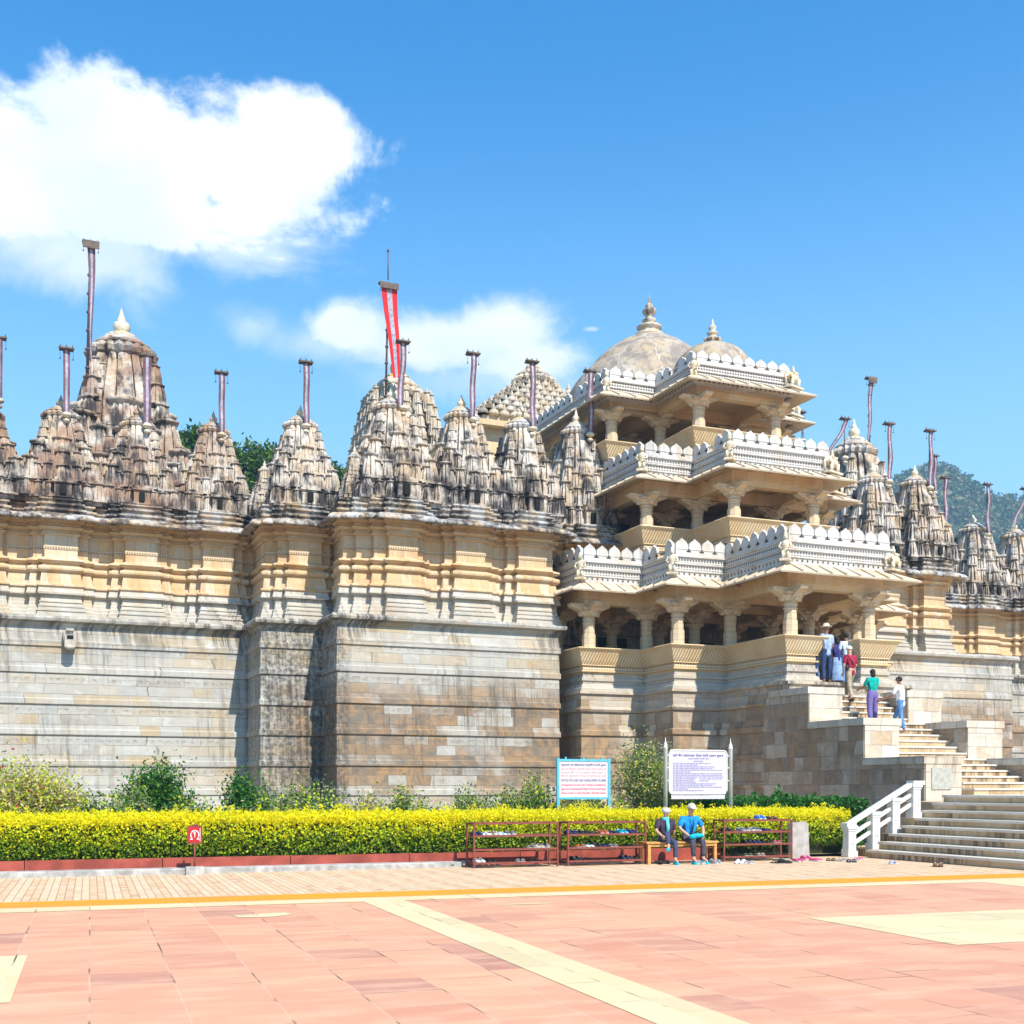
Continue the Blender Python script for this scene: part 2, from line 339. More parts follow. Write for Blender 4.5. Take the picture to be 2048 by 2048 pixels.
def spire_mat(name, pale, warm, dark, drk=0.52):
    m, g = newmat(name); P = g.n('ShaderNodeNewGeometry').outputs['Position']
    s = g.n('ShaderNodeSeparateXYZ', None, Vector=P)
    a = g.noise(P, 1.3, 8, 0.65, 0.4)
    base = g.mix(g.smooth(a, 0.40, 0.62), pale, warm)
    fine = g.noise(P, 9.0, 8, 0.7)
    base = g.mix(g.math('MULTIPLY', g.smooth(fine, 0.45, 0.65), 0.45), base, g.mix(1.0, base, (0.45, 0.42, 0.42), 'MULTIPLY'))
    # reddish lichen on the western towers
    red = g.math('MULTIPLY', g.smooth(s.outputs[0], -8.5, -12.5), g.smooth(g.noise(P, 0.9, 5), 0.42, 0.6))
    base = g.mix(g.math('MULTIPLY', red, 0.8), base, (0.27, 0.155, 0.10))
    # black growth: vertical runs and blotches
    st = g.noise(g.scalev(P, 4.5, 4.5, 0.9), 1.0, 7, 0.66); bl = g.noise(P, 1.1, 6, 0.6)
    k = g.math('ADD', g.math('MULTIPLY', st, 0.5), g.math('MULTIPLY', bl, 0.5))
    lowz = g.math('MULTIPLY', g.smooth(s.outputs[2], 12.9, 11.0), 0.05)
    k = g.math('ADD', k, lowz)
    base = g.mix(g.smooth(k, drk - 0.05, drk + 0.11), base, dark)
    br = g.n('ShaderNodeTexWave', {'wave_type': 'BANDS', 'bands_direction': 'Z', 'wave_profile': 'SAW'}, Vector=P, Scale=1.05, Distortion=0.6, Detail=1).outputs['Fac']
    base = g.mix(g.math('MULTIPLY', g.smooth(br, 0.96, 1.0), 0.22), base, dark)
    finish(g, base, 0.9, g.math('ADD', g.noise(P, 14, 8, 0.7), g.math('MULTIPLY', br, 0.08)), 0.6, 0.04, 0.15)
    return m
mat_spire = spire_mat('weathered_spire_stone', (0.58, 0.54, 0.48), (0.50, 0.39, 0.27), (0.05, 0.045, 0.046), 0.50)
mat_spire_pale = spire_mat('pale_spire_stone', (0.56, 0.51, 0.43), (0.52, 0.41, 0.28), (0.11, 0.095, 0.085), 0.545)
mat_finial = spire_mat('cream_finial_stone', (0.72, 0.66, 0.52), (0.70, 0.58, 0.38), (0.2, 0.17, 0.13), 0.62)
mat_corn = spire_mat('dark_eave_stone', (0.50, 0.50, 0.49), (0.50, 0.38, 0.24), (0.075, 0.066, 0.06), 0.525)
mat_dome, g = newmat('dome_plaster')
P = g.n('ShaderNodeNewGeometry').outputs['Position']; s = g.n('ShaderNodeSeparateXYZ', None, Vector=P)
a = g.noise(P, 0.8, 8, 0.65, 0.6)
base = g.mix(g.smooth(a, 0.38, 0.6), (0.40, 0.35, 0.28), (0.44, 0.34, 0.22))
base = g.mix(g.smooth(g.noise(g.scalev(P, 1.8, 1.8, 0.5), 1.0, 8, 0.7), 0.43, 0.60), base, (0.24, 0.205, 0.175))
base = g.mix(g.math('MULTIPLY', g.smooth(g.noise(P, 2.4, 9, 0.75), 0.52, 0.62), 0.65), base, (0.16, 0.14, 0.12))
cr = g.n('ShaderNodeTexVoronoi', {'feature': 'DISTANCE_TO_EDGE'}, Vector=g.n('ShaderNodeVectorMath', {'operation': 'ADD'}, i0=P, i1=g.n('ShaderNodeTexNoise', None, Vector=P, Scale=1.2, Detail=6).outputs['Color']).outputs[0], Scale=0.5).outputs['Distance']
base = g.mix(g.math('MULTIPLY', g.smooth(cr, 0.018, 0.0), 0.5), base, (0.7, 0.66, 0.58))
finish(g, base, 0.85, g.noise(P, 6, 8, 0.7), 0.35, 0.05)
mat_dark = plain('opening_shade', (0.012, 0.011, 0.010), 0.9)  # shade inside doors, niches and spout put into a near black colour
mat_gap_shade = plain('painted_gap_shade', (0.06, 0.05, 0.04), 0.9)  # dark colour painting the shade of the cross cutouts
mat_gold = plain('gilded_metal', (0.75, 0.42, 0.06), 0.35, metal=0.9)

# carved openwork bands: shade of the little holes painted as dark squares
def carve_mat(name, lightc, darkc, fx, fz, size=0.32, rust=0.2):
    m, g = newmat(name); tc = g.n('ShaderNodeTexCoord').outputs['Object']; s = g.n('ShaderNodeSeparateXYZ', None, Vector=tc)
    h = g.math('ADD', s.outputs[0], s.outputs[1])
    a = g.math('ABSOLUTE', g.math('SUBTRACT', g.math('FRACT', g.math('MULTIPLY', h, fx)), 0.5))
    b = g.math('ABSOLUTE', g.math('SUBTRACT', g.math('FRACT', g.math('MULTIPLY', s.outputs[2], fz)), 0.5))
    mx = g.math('MAXIMUM', a, b); hole_shade = g.smooth(mx, size, size - 0.06)
    nzv = g.noise(tc, 2.0, 6, 0.6)
    base = g.mix(g.math('MULTIPLY', g.smooth(nzv, 0.5, 0.7), rust), lightc, (0.5, 0.38, 0.22))
    base = g.mix(g.math('MULTIPLY', hole_shade, 0.85), base, darkc)
    finish(g, base, 0.8, g.math('SUBTRACT', 1.0, hole_shade), 0.8, 0.03)
    return m
mat_fret = carve_mat('fretwork_marble', (0.55, 0.54, 0.51), (0.05, 0.04, 0.035), 9.0, 9.0, 0.34)
mat_flute, g = newmat('fluted_bench_stone')
tc = g.n('ShaderNodeTexCoord').outputs['Object']; s = g.n('ShaderNodeSeparateXYZ', None, Vector=tc)
hh = g.math('ADD', g.math('ADD', s.outputs[0], s.outputs[1]), g.math('MULTIPLY', s.outputs[2], 0.02))
fr = g.math('FRACT', g.math('MULTIPLY', hh, 9.0)); fl = g.math('ABSOLUTE', g.math('SUBTRACT', fr, 0.5))
base = g.mix(g.smooth(g.noise(tc, 1.5, 6), 0.35, 0.65), (0.66, 0.47, 0.25), (0.70, 0.56, 0.35))
base = g.mix(g.math('MULTIPLY', g.smooth(fl, 0.14, 0.04), 0.55), base, (0.30, 0.19, 0.10))
finish(g, base, 0.8, g.smooth(fl, 0.0, 0.3), 0.9, 0.03)
# ------------------------------------------------------------------ temple
T = empty('temple', (0, 0, 0), TH, 'large pale marble temple with weathered spires, domes and a three storey columned porch', 'temple')
UC = 25.0
def mirror(pts): return pts + [(2 * UC - u, c) for (u, c) in reversed(pts)]

# plinth: coursed retaining wall with ledges
prof = [(0.42, -0.3), (0.42, 0.42), (0.30, 0.50), (0.30, 0.80), (0.10, 0.88)]
for zl in (1.35, 2.31, 3.33, 4.33, 5.36, 6.23):
    prof += [(0.035, zl - 0.03), (0.085, zl), (0.085, zl + 0.17), (0.05, zl + 0.2)]
prof += [(0.0, 6.86), (0.04, 6.90), (0.09, 7.0), (0.24, 7.04), (0.26, 7.12), (0.22, 7.2), (-1.6, 7.22)]
pl_left = [(-16, 42.5), (7.95, 42.5), (7.95, 40.2), (10.0, 40.2), (10.0, 38.2), (17.8, 38.2), (17.8, 41.6)]
mb = MB(); mb.sweep(pl_left, prof); mb.build('plinth_wall', mat_plinth, T)
mb = MB(); mb.sweep([(31.5, 39.7), (39.9, 39.7), (39.9, 46.0), (62, 46.0)], prof)
mb.build('plinth_wall', mat_plinth, T)
# waterspout on the left wall
mb = MB(); u0 = atc(139, 42.4); zz = 6.45
mb.box(u0 - .2, u0 + .2, 42.15, 42.5, zz - .12, zz + .26); mb.box(u0 - .17, u0 + .17, 41.98, 42.16, zz - .28, zz + .12)
mb.box(u0 - .12, u0 + .12, 42.05, 42.4, zz + .26, zz + .34)
mb.box(u0 - .1, u0 + .1, 41.97, 42.1, zz - .02, zz + .1, 1); mb.ell((u0, 42.04, zz - .28), .16, .1, .1)
mb.build('waterspout', [mat_lowup, mat_dark], T)

# upper walls: honey marble with stepped pilasters, mouldings and a deep eave
mat_fine = carve_mat('fine_frieze_stone', (0.58, 0.47, 0.32), (0.22, 0.14, 0.08), 12.0, 9.5, 0.30)
def pil_path(U0, U1, c, pils, main=0.45, sub=0.22, wm=0.52, ws=0.86):
    p = [(U0, c)]
    for u in pils:
        p += [(u - ws, c), (u - ws, c - sub), (u - wm, c - sub), (u - wm, c - main), (u + wm, c - main), (u + wm, c - sub), (u + ws, c - sub), (u + ws, c)]
    return p + [(U1, c)]
low_prof = [(.26, 7.2), (.26, 7.34), (.22, 7.36), (.22, 7.46), (.18, 7.49), (.18, 7.58), (.14, 7.62), (.13, 7.72), (.11, 7.76), (.11, 7.9), (.10, 7.95), (.22, 8.0), (.22, 8.05), (.2, 8.09)]
frz_prof = [(.2, 8.09), (.17, 8.22)]
mid_prof = [(.17, 8.22), (.23, 8.25), (.23, 8.3), (.13, 8.34), (.12, 8.5), (.08, 8.72)]
up_prof = [(.08, 8.72), (.14, 8.74), (.19, 8.79), (.2, 8.85), (.18, 8.9), (.08, 8.94), (.05, 8.97), (.05, 9.02), (.13, 9.04), (.2, 9.1), (.19, 9.14), (.05, 9.2), (0, 9.24), (0, 9.48), (.02, 9.49), (.02, 9.6), (0, 9.61),
           (0, 9.95), (.08, 9.97), (.1, 10.02), (.04, 10.05), (.04, 10.1), (.14, 10.14), (.18, 10.22), (.1, 10.26), (.1, 10.33), (.2, 10.37), (.22, 10.44)]
eave_prof = [(.20, 10.44), (.45, 10.42), (.64, 10.36), (.66, 10.39), (.66, 10.43), (.55, 10.53), (.42, 10.6), (.2, 10.66)]
top_prof = [(.2, 10.66), (.2, 10.72), (.27, 10.75), (.27, 10.8), (.14, 10.84), (.14, 10.92), (.22, 10.95), (.22, 11.0), (.1, 11.03), (.1, 11.1), (.16, 11.12), (.16, 11.17), (-.6, 11.2)]
def pedestals(mb, path):
    for i in range(1, len(path) - 2):
        (ua, ca), (ub, cb) = path[i], path[i + 1]
        if ca == cb and .5 < ub - ua < 1.7 and path[i - 1][1] > ca and path[i + 2][1] > cb:
            for zs in (((7.201, .43), (7.30, .43)), ((7.30, .37), (7.40, .37)), ((7.40, .40), (7.45, .40)), ((7.45, .31), (7.55, .31)), ((7.55, .33), (7.59, .33)), ((7.59, .26), (7.70, .24)), ((7.70, .27), (7.74, .27)), ((7.74, .2), (7.97, .16)), ((7.97, .3), (8.04, .3)), ((8.04, .24), (8.08, .21))):
                mb.loft([[(ua - o * .62, ca + .4, z), (ua - o * .62, ca - o, z), (ub + o * .62, ca - o, z), (ub + o * .62, ca + .4, z)] for z, o in zs])
def upper(path, low=True):
    if low: mb = MB(); mb.sweep(path, low_prof + frz_prof[1:]); pedestals(mb, path); mb.build('base_moulding', mat_lowup, T)
    mb = MB(); mb.sweep(path, (mid_prof[:1] if low else mid_prof[-1:]) + (mid_prof[1:] if low else []) + up_prof[1:]); mb.build('wall', mat_upper, T)
    mb = MB(); mb.sweep(path, [(.024, 9.50), (.024, 9.59)])
    if low: mb.sweep(path, [(.186, 8.11), (.176, 8.2)])
    mb.build('carved_frieze', mat_fine, T)
    mb = MB(); mb.sweep(path, eave_prof); mb.sweep(path, top_prof, 0)
    # little drip studs along the eave lip
    mb.build('eave', mat_corn, T)
PILA = [-0.75, 1.85, 4.45, 7.05]
def shift(us, dc): return us
upper(pil_path(-16, 8.3, 43.4, [-8.5, -5.9, -3.35, -0.8, 1.85, 4.42, 7.0]) + [(8.3, 41.2), (8.65, 41.2), (8.65, 40.95), (9.0, 40.95), (9.0, 40.75), (10.1, 40.75), (10.1, 40.95), (10.45, 40.95), (10.45, 41.2), (10.8, 41.2), (10.8, 41.8)])
upper([(10.6, 42), (10.6, 39.6), (10.45, 39.6), (10.45, 39.25), (10.85, 39.25), (10.85, 39.05), (11.4, 39.05), (11.4, 38.85), (11.85, 38.85), (11.85, 38.64), (12.85, 38.64), (12.85, 38.85), (13.1, 38.85), (13.1, 39.1)] +
      pil_path(13.5, 18.0, 39.1, [14.75, 17.05])[1:] + [(18.0, 40.4)])
upper([(17.9, 40.2)] + pil_path(18.3, 21.2, 40.2, [19.9])[1:], False)
upper([(29.0, 40.4)] + pil_path(29.0, 32.4, 40.4, [30.2])[1:], False)
upper([(31.9, 42.0), (31.9, 40.6), (32.8, 40.6), (32.8, 40.4), (33.1, 40.4), (33.1, 40.15)] + [(34.3, 40.15), (34.3, 40.45), (34.6, 40.45), (34.6, 40.7), (35.3, 40.7), (35.3, 40.45), (35.6, 40.45), (35.6, 40.15), (36.7, 40.15), (36.7, 40.45), (37.0, 40.45), (37.0, 40.8), (37.3, 40.8), (37.3, 47.0)]
      + pil_path(37.3, 62, 47.0, [45.2, 48.2, 51.2, 54.2])[1:])
# solid roof masses, added behind the walls to block light between spires
mb = MB()
mb.box(-16, 8.6, 44.2, 72, 7.0, 11.75); mb.box(8.4, 20.9, 41.6, 72, 7.0, 11.7); mb.box(11, 18.2, 40.2, 41.7, 7.0, 11.72)
mb.box(32.6, 37.1, 41.3, 72, 7.0, 11.7); mb.box(37.0, 62, 48.4, 72, 7.0, 11.7); mb.box(29.2, 32.7, 42.3, 72, 7.0, 11.6)
mb.box(-10, 8.0, 47.2, 60, 11.6, 13.2); mb.box(20.0, 31.0, 50.2, 66, 11.6, 15.4); mb.box(29.3, 33.5, 46.5, 60, 7, 12.6)
mb.build('roof_mass', mat_spire, T)

# --- spire pieces
def body_plan():
    q = [(-.82, -.82), (-.5, -.82), (-.5, -.74), (-.46, -.74), (-.46, -.92), (-.24, -.92), (-.24, -.83), (-.19, -.83), (-.19, -1.0)]
    face = q + [(-x, y) for (x, y) in reversed(q[1:])]
    out = []
    for k in range(4):
        a = k * PI / 2; ca, sa = round(math.cos(a)), round(math.sin(a))
        for (x, y) in face: out.append((x * ca - y * sa, x * sa + y * ca, 1 if abs(y) == .82 and abs(x) >= .5 else 0))
    return out
BP = body_plan()
def body(mb, c, hw, z0, z1, nl, top=0.56, pw=1.9, mat=0, joints=True):
    rings = []; H = z1 - z0
    for k in range(nl):
        for sub in ((0.0, 1.0), (0.86, 1.0), (0.87, 0.965), (0.99, 0.965)) if joints else ((0.0, 1.0),):
            h = (k + sub[0]) / nl; wv = hw * (top + (1 - top) * (1 - h ** pw))
            rings.append([(c[0] + x * wv * (sub[1] if t else 1), c[1] + y * wv * (sub[1] if t else 1), z0 + h * H) for (x, y, t) in BP])
    wv = hw * top
    rings.append([(c[0] + x * wv, c[1] + y * wv, z1) for (x, y, t) in BP])
    mb.loft(rings, mat)
MP = []
for k in range(4):
    a = k * PI / 2; ca, sa = round(math.cos(a)), round(math.sin(a))
    for (x, y) in [(-.74, -.74), (-.36, -.74), (-.34, -.62), (-.28, -.62), (-.26, -1.0), (.26, -1.0), (.28, -.62), (.34, -.62), (.36, -.74)]: MP.append((x * ca - y * sa, x * sa + y * ca))
def mini(mb, x, y, hw, z0, z1, mat=0, cap=True, pot=True):
    H = z1 - z0; zb = z0 + H * 0.10; zt = z1 - H * 0.24 if pot else z1 - H * 0.12
    mb.box(x - hw * 1.02, x + hw * 1.02, y - hw * 1.02, y + hw * 1.02, z0, zb, mat)
    rings = []
    for h in (0, .12, .35, .58, .78, .92, 1.0):
        wv = hw * (0.55 + 0.45 * (1 - h ** 2.2)); rings.append([(x + a * wv, y + b * wv, zb + h * (zt - zb)) for (a, b) in MP])
    mb.loft(rings, mat)
    r = hw * 0.80; hz = H * 0.055
    mb.lathe([(r * .7, 0), (r, hz * .5), (r * 1.02, hz * 1.1), (r * .6, hz * 1.7), (r * .3, hz * 2.2)], 12, (x, y, zt), mat, True, 0.06)
    if pot: mb.lathe([(r * .4, 0), (r * .36, H * .04), (r * .16, H * .07), (r * .05, H * .14)], 8, (x, y, zt + hz * 2.1), mat)
def amalaka(mb, R, h, z, c=(0, 0), n=40):
    mb.lathe([(R * .80, -h * .25), (R * .82, 0), (R * 1.0, h * .22), (R * 1.06, h * .5), (R * .98, h * .72), (R * .86, h * .86)], n, (c[0], c[1], z), 0, False, 0.075)
    mb.lathe([(R * .9, h * .84), (R * .92, h * .98), (R * .80, h * 1.12), (R * .62, h * 1.42), (R * .50, h * 1.55)], 24, (c[0], c[1], z), 0, True)
def finial(mb, R, z, H):
    mb.lathe([(R * .50, 0), (R * .52, H * .06), (R * .5, H * .1), (R * .36, H * .14)], 28, (0, 0, z), 0, False, .05)
    mb.lathe([(R * .22, H * .12), (R * .2, H * .2), (R * .26, H * .26), (R * .30, H * .38), (R * .27, H * .5), (R * .14, H * .58), (R * .17, H * .62), (R * .12, H * .68), (R * .07, H * .82), (R * .012, H * 1.0)], 16, (0, 0, z))
def make_spire(seed=0, name='spire', mat=None, mat_f=None, dense=False):
    """local: base z=0, shaft ring at 3.1, tip at 3.8; half width about 1.2"""
    mat = mat or mat_spire; rnd = random.Random(seed); mb = MB()
    mb.box(-1.22, 1.22, -1.22, 1.22, -.15, .02); mb.box(-1.12, 1.12, -1.12, 1.12, .02, .62); mb.box(-1.16, 1.16, -1.16, 1.16, .3, .37)
    mb.box(-1.0, 1.0, -1.0, 1.0, .6, 1.0)
    body(mb, (0, 0), .96, .9, 3.08, 10)
    for k in range(4):
        a = k * PI / 2; ca, sa = round(math.cos(a)), round(math.sin(a))
        def rt(x, y): return (x * ca - y * sa, x * sa + y * ca)
        def ringcap(r, h, x, y, z): mb.lathe([(r * .62, -h * .1), (r * .95, h * .08), (r, h * .16), (r * .9, h * .24), (r * .5, h * .34), (r * .32, h * .42), (r * .34, h * .5), (r * .12, h * .62), (r * .03, h)], 16, (x, y, z), 0, True, .05)
        bx, by = rt(0, -.66); body(mb, (bx, by), .50, .95, 2.15, 6, .5, 1.9); ringcap(.33, .42, bx, by, 2.15)
        bx, by = rt(0, -.98); body(mb, (bx, by), .36, .72, 1.62, 5, .5, 1.9); ringcap(.25, .34, bx, by, 1.62)
        bx, by = rt(0, -1.24); mini(mb, bx, by, .26, .62, 1.25)
        mb.box(bx - .27, bx + .27, by - .27, by + .27, -.1, .64); mb.box(bx - .34, bx + .34, by - .34, by + .34, .5, .58)
        nx, ny = rt(0, -1.52); mb.box(nx - .09, nx + .09, ny - .09, ny + .09, .1, .42, 1)  # niche shade painted as a dark block
        mb.box(bx - .31, bx + .31, by - .31, by + .31, .0, .07)
        for s in (-1, 1):
            for (x, y, hw, z0, z1) in ((.44, -1.0, .20, .66, 1.34), (.80, -1.0, .21, .62, 1.36), (.46, -.84, .20, 1.12, 1.86), (.40, -1.2, .16, .02, .66), (.74, -1.18, .17, .0, .68)):
                px, py = rt(s * x, y); mini(mb, px, py, hw * rnd.uniform(.95, 1.05), z0, z1 * rnd.uniform(.97, 1.03))
            # string of little turrets climbing the corner ribs
            for j, (q, z0) in enumerate(((.66, 1.9), (.60, 2.25), (.54, 2.58))):
                px, py = rt(s * q * .92, -q * 1.02); mini(mb, px, py, .13 - .012 * j, z0, z0 + .36, pot=False)
        px, py = rt(-.92, -.92); mini(mb, px, py, .27, .62, 1.60)
        px, py = rt(-.72, -.72); mini(mb, px, py, .27, 1.2, 2.12)
        px, py = rt(-1.12, -1.12); mini(mb, px, py, .21, -.02, .78)
        if dense:
            for lv in range(9):
                h = .12 + lv * .095; wv = .98 * (.56 + .44 * (1 - h ** 1.9)); z0 = .9 + h * 2.18
                for x in (-.75, -.38, 0, .38, .75): px, py = rt(x * wv, -wv * .96); mini(mb, px, py, .13 * (1.15 - h * .5), z0, z0 + .42)
    sp = mb.build(name, [mat, mat_dark], T)
    m2 = MB(); amalaka(m2, .58, .27, 3.05); m2.build('amalaka', mat_f or mat_corn, sp)
    m3 = MB(); finial(m3, .52, 3.05 + .27 * 1.5, .52); m3.build('finial', mat_finial if not dense else mat_gold, sp)
    return sp
sp_a = make_spire(1); sp_b = make_spire(2); sp_src = [sp_a, sp_b]
first = {0: True, 1: True}
def put_spire(U, c, ztip=15.0, sx=1.0, v=0, zb=11.2):
    s = (ztip - zb) / 3.97; o = sp_src[v]
    if first[v]: first[v] = False
    else: o = copy_tree(o, T)
    o.location = (U, c, zb); o.scale = (sx, sx, s); return o
SPOTS = []      # for the banner poles
def sp_px(x, y, c, sx=1.0, v=0, zb=11.2):
    U = atc(x, c); z = zat(x, y, c); put_spire(U, c, z, sx, v, zb); SPOTS.append((U, c, z)); return U
sp_px(-32, 788, 44.3, 1.03, 1); sp_px(122, 790, 44.3, 1.03); sp_px(275, 810, 44.3, .97, 1); sp_px(427, 822, 44.3, .92)
sp_px(601, 810, 42.1, .98, 1)
sp_px(783, 772, 40.2, 1.12, 0); sp_px(923, 789, 40.2, 1.0, 1); sp_px(1040, 812, 40.2, .98); sp_px(1152, 818, 41.5, .95, 1)
sp_px(1745, 925, 41.9, 1.0, 0, 11.2); sp_px(1829, 931, 41.3, 1.0, 1, 11.2)
sp_px(1946, 1027, 48.6, 1.15, 0); sp_px(2028, 1041, 48.6, 1.12, 1); sp_px(2120, 1055, 48.6, 1.12, 0)
def small_spire(x, y, c, sx, zb=11.1):
    U = atc(x, c); z = zat(x, y, c); o = copy_tree(sp_src[0], T); o.location = (U, c, zb); o.scale = (sx, sx, (z - zb) / 3.97); o.name = 'corner_spire'
small_spire(529, 921, 42.2, .36); small_spire(709, 891, 39.9, .36); small_spire(760, 905, 41.5, .4, 11.3); small_spire(655, 935, 42.5, .38)
# tall shrine towers further back
def big(name, x, y, c, sx, zb, src):
    U = atc(x, c); z = zat(x, y, c); o = copy_tree(src, T); o.name = name; o.location = (U, c, zb); o.scale = (sx, sx, (z - zb) / 3.97); return U, z
BIGL = big('shrine_tower', 243, 618, 52.3, 2.25, 11.6, sp_src[0])
BIGR = big('shrine_tower', 1708, 838, 47.5, 1.75, 11.0, sp_src[1])
dense = make_spire(7, 'central_tower', mat_spire_pale, mat_spire_pale, True)
cU = atc(794, 60.0); cz = zat(794, 700, 60.0); dense.location = (cU, 60.0, 12.0); dense.scale = (2.35, 2.35, (cz - 12.0) / 3.97)
# turrets in rows between the spires
mb = MB(); mini(mb, 0, 0, .21, 0, .78, pot=False); tur = mb.build('turret', mat_spire, T); tused = False
def turret(U, c, z=11.17, s=1.0):
    global tused
    o = tur if not tused else tur.copy()
    if tused: COL.objects.link(o)
    tused = True; o.location = (U, c, z); o.scale = (s, s, s * random.uniform(.95, 1.08))
random.seed(5)
for a, b, c in ((-8.5, -5.9, 43.3), (-5.9, -3.35, 43.3), (-3.35, -.8, 43.3), (-.8, 1.85, 43.3), (1.85, 4.42, 43.3), (4.42, 7.0, 43.3), (7.0, 8.9, 43.3), (12.4, 14.75, 39.2), (14.75, 17.05, 39.2), (17.05, 19.1, 39.3), (39.5, 45.2, 47.3), (45.2, 48.2, 47.3)):
    n = max(2, int(round((b - a - 1.2) / .46)))
    for k in range(n): turret(a + .6 + (b - a - 1.2) * (k + .5) / n, c, 11.17, 1.0)
    for k in range(n - 1): turret(a + .6 + (b - a - 1.2) * (k + 1.0) / n, c + .45, 11.6, .9)

# bell-roofed hall behind the porch
mb = MB(); hu, hc = atc(1066, 54.0), 54.0; apex = zat(1066, 745, 54)
for k in range(8):
    hw = 4.3 - .5 * k; z0 = apex - .85 + (k - 8) * .40
    mb.box(hu - hw, hu + hw, hc - hw, hc + hw, z0, z0 + .40)
    n = max(2, int(hw * 2 / .5))
    for i in range(n + 1):
        q = -hw + 2 * hw * i / n
        for (x, y) in ((hu + q, hc - hw), (hu - hw, hc + q)):
            mb.lathe([(.26, 0), (.25, .1), (.2, .2), (.1, .28), (.13, .31), (.13, .34), (.05, .38), (.07, .43), (.01, .55)], 8, (x, y, z0 + .3))
mb.build('bell_roof', mat_spire_pale, T)
m2 = MB(); amalaka(m2, .95, .5, apex - .7, (hu, hc)); m2.lathe([(.5, 0), (.35, .25), (.12, .4), (.02, .6)], 12, (hu, hc, apex + .02)); m2.build('amalaka', mat_spire_pale, T)
mb = MB(); mb.box(hu - 4.2, hu + 4.2, hc - 4.2, 62, 12, apex - 4.05); mb.box(hu - 4.7, hu + 4.7, hc - 4.7, 62, apex - 4.3, apex - 4.06); mb.build('hall_wall', mat_portico, T)

# ------------------------------------------------------------------ porch
S1 = mirror([(18.6, 41.6), (18.6, 37.8), (21.0, 37.8), (21.0, 35.7), (23.05, 35.7), (23.05, 32.2)])
S2 = mirror([(21.0, 42.0), (21.0, 37.8), (23.05, 37.8), (23.05, 35.4)])
S3 = mirror([(21.0, 50.0), (21.0, 40.5), (23.05, 40.5), (23.05, 37.7)])
def inset(pts, d):
    m = MB(); m.sweep(pts, [(-d, 0)] * 2); n = len(pts); return [m.v[2 * i][:2] for i in range(n)]
def column(h, r=.205, lo=.73):
    mb = MB(); q = PI / 8
    mb.box(-.23, .23, -.23, .23, 0, .06)
    mb.lathe([(r * 1.15, .06), (r * 1.15, h * .34), (r * 1.0, h * .345), (r, h * .56)], 8, (0, 0, 0), 0, False, phase=q)
    mb.lathe([(r * 1.0, h * .56), (r * 1.12, h * .565), (r * 1.12, h * .59), (r * .98, h * .6), (r * .98, h * .64), (r * 1.15, h * .65), (r * 1.15, h * .67), (r, h * .68), (r * 1.0, h * lo), (r * 1.25, h * (lo + .015)), (r * 1.35, h * (lo + .03)), (r * 1.65, h * .83), (r * 1.75, h * .84), (r * 1.75, h * .86)], 16)
    return mb
def capital(h, r=.17):
    mb = MB(); zt = h
    mb.box(-.37, .37, -.37, .37, h * .86, h * .90)
    for k in range(4):
        M = Matrix.Rotation(k * PI / 2, 4, 'Z')
        pr = [(.22, h * .72), (.34, h * .79), (.44, h * .86), (.58, h * .89), (.72, h * .93), (.76, h * .965), (.74, h), (0, h), (0, h * .72)]
        mb.loft([[M @ Vector((x, yy, z)) for (x, z) in pr] for yy in (.15, -.15)])
        # hanging scroll under the bracket
        mb.loft([[M @ Vector((.33 + .06 * math.cos(a), yy, h * .77 + .07 * math.sin(a))) for a in [i * PI / 4 for i in range(8)]] for yy in (.08, -.08)])
    return mb
COLS = {}
def put_col(storey, U, c, z, h):
    if storey not in COLS:
        o = column(h).build('column', mat_carved, T); capital(h).build('capital', mat_carved, o); COLS[storey] = o
    else: o = copy_tree(COLS[storey], T)
    o.location = (U, c, z)
MER = [(-.5, 0), (-.5, .5), (-.47, .66), (-.37, .82), (-.2, .93), (-.08, .98), (0, 1.08), (.08, .98), (.2, .93), (.37, .82), (.47, .66), (.5, .5), (.5, 0)]
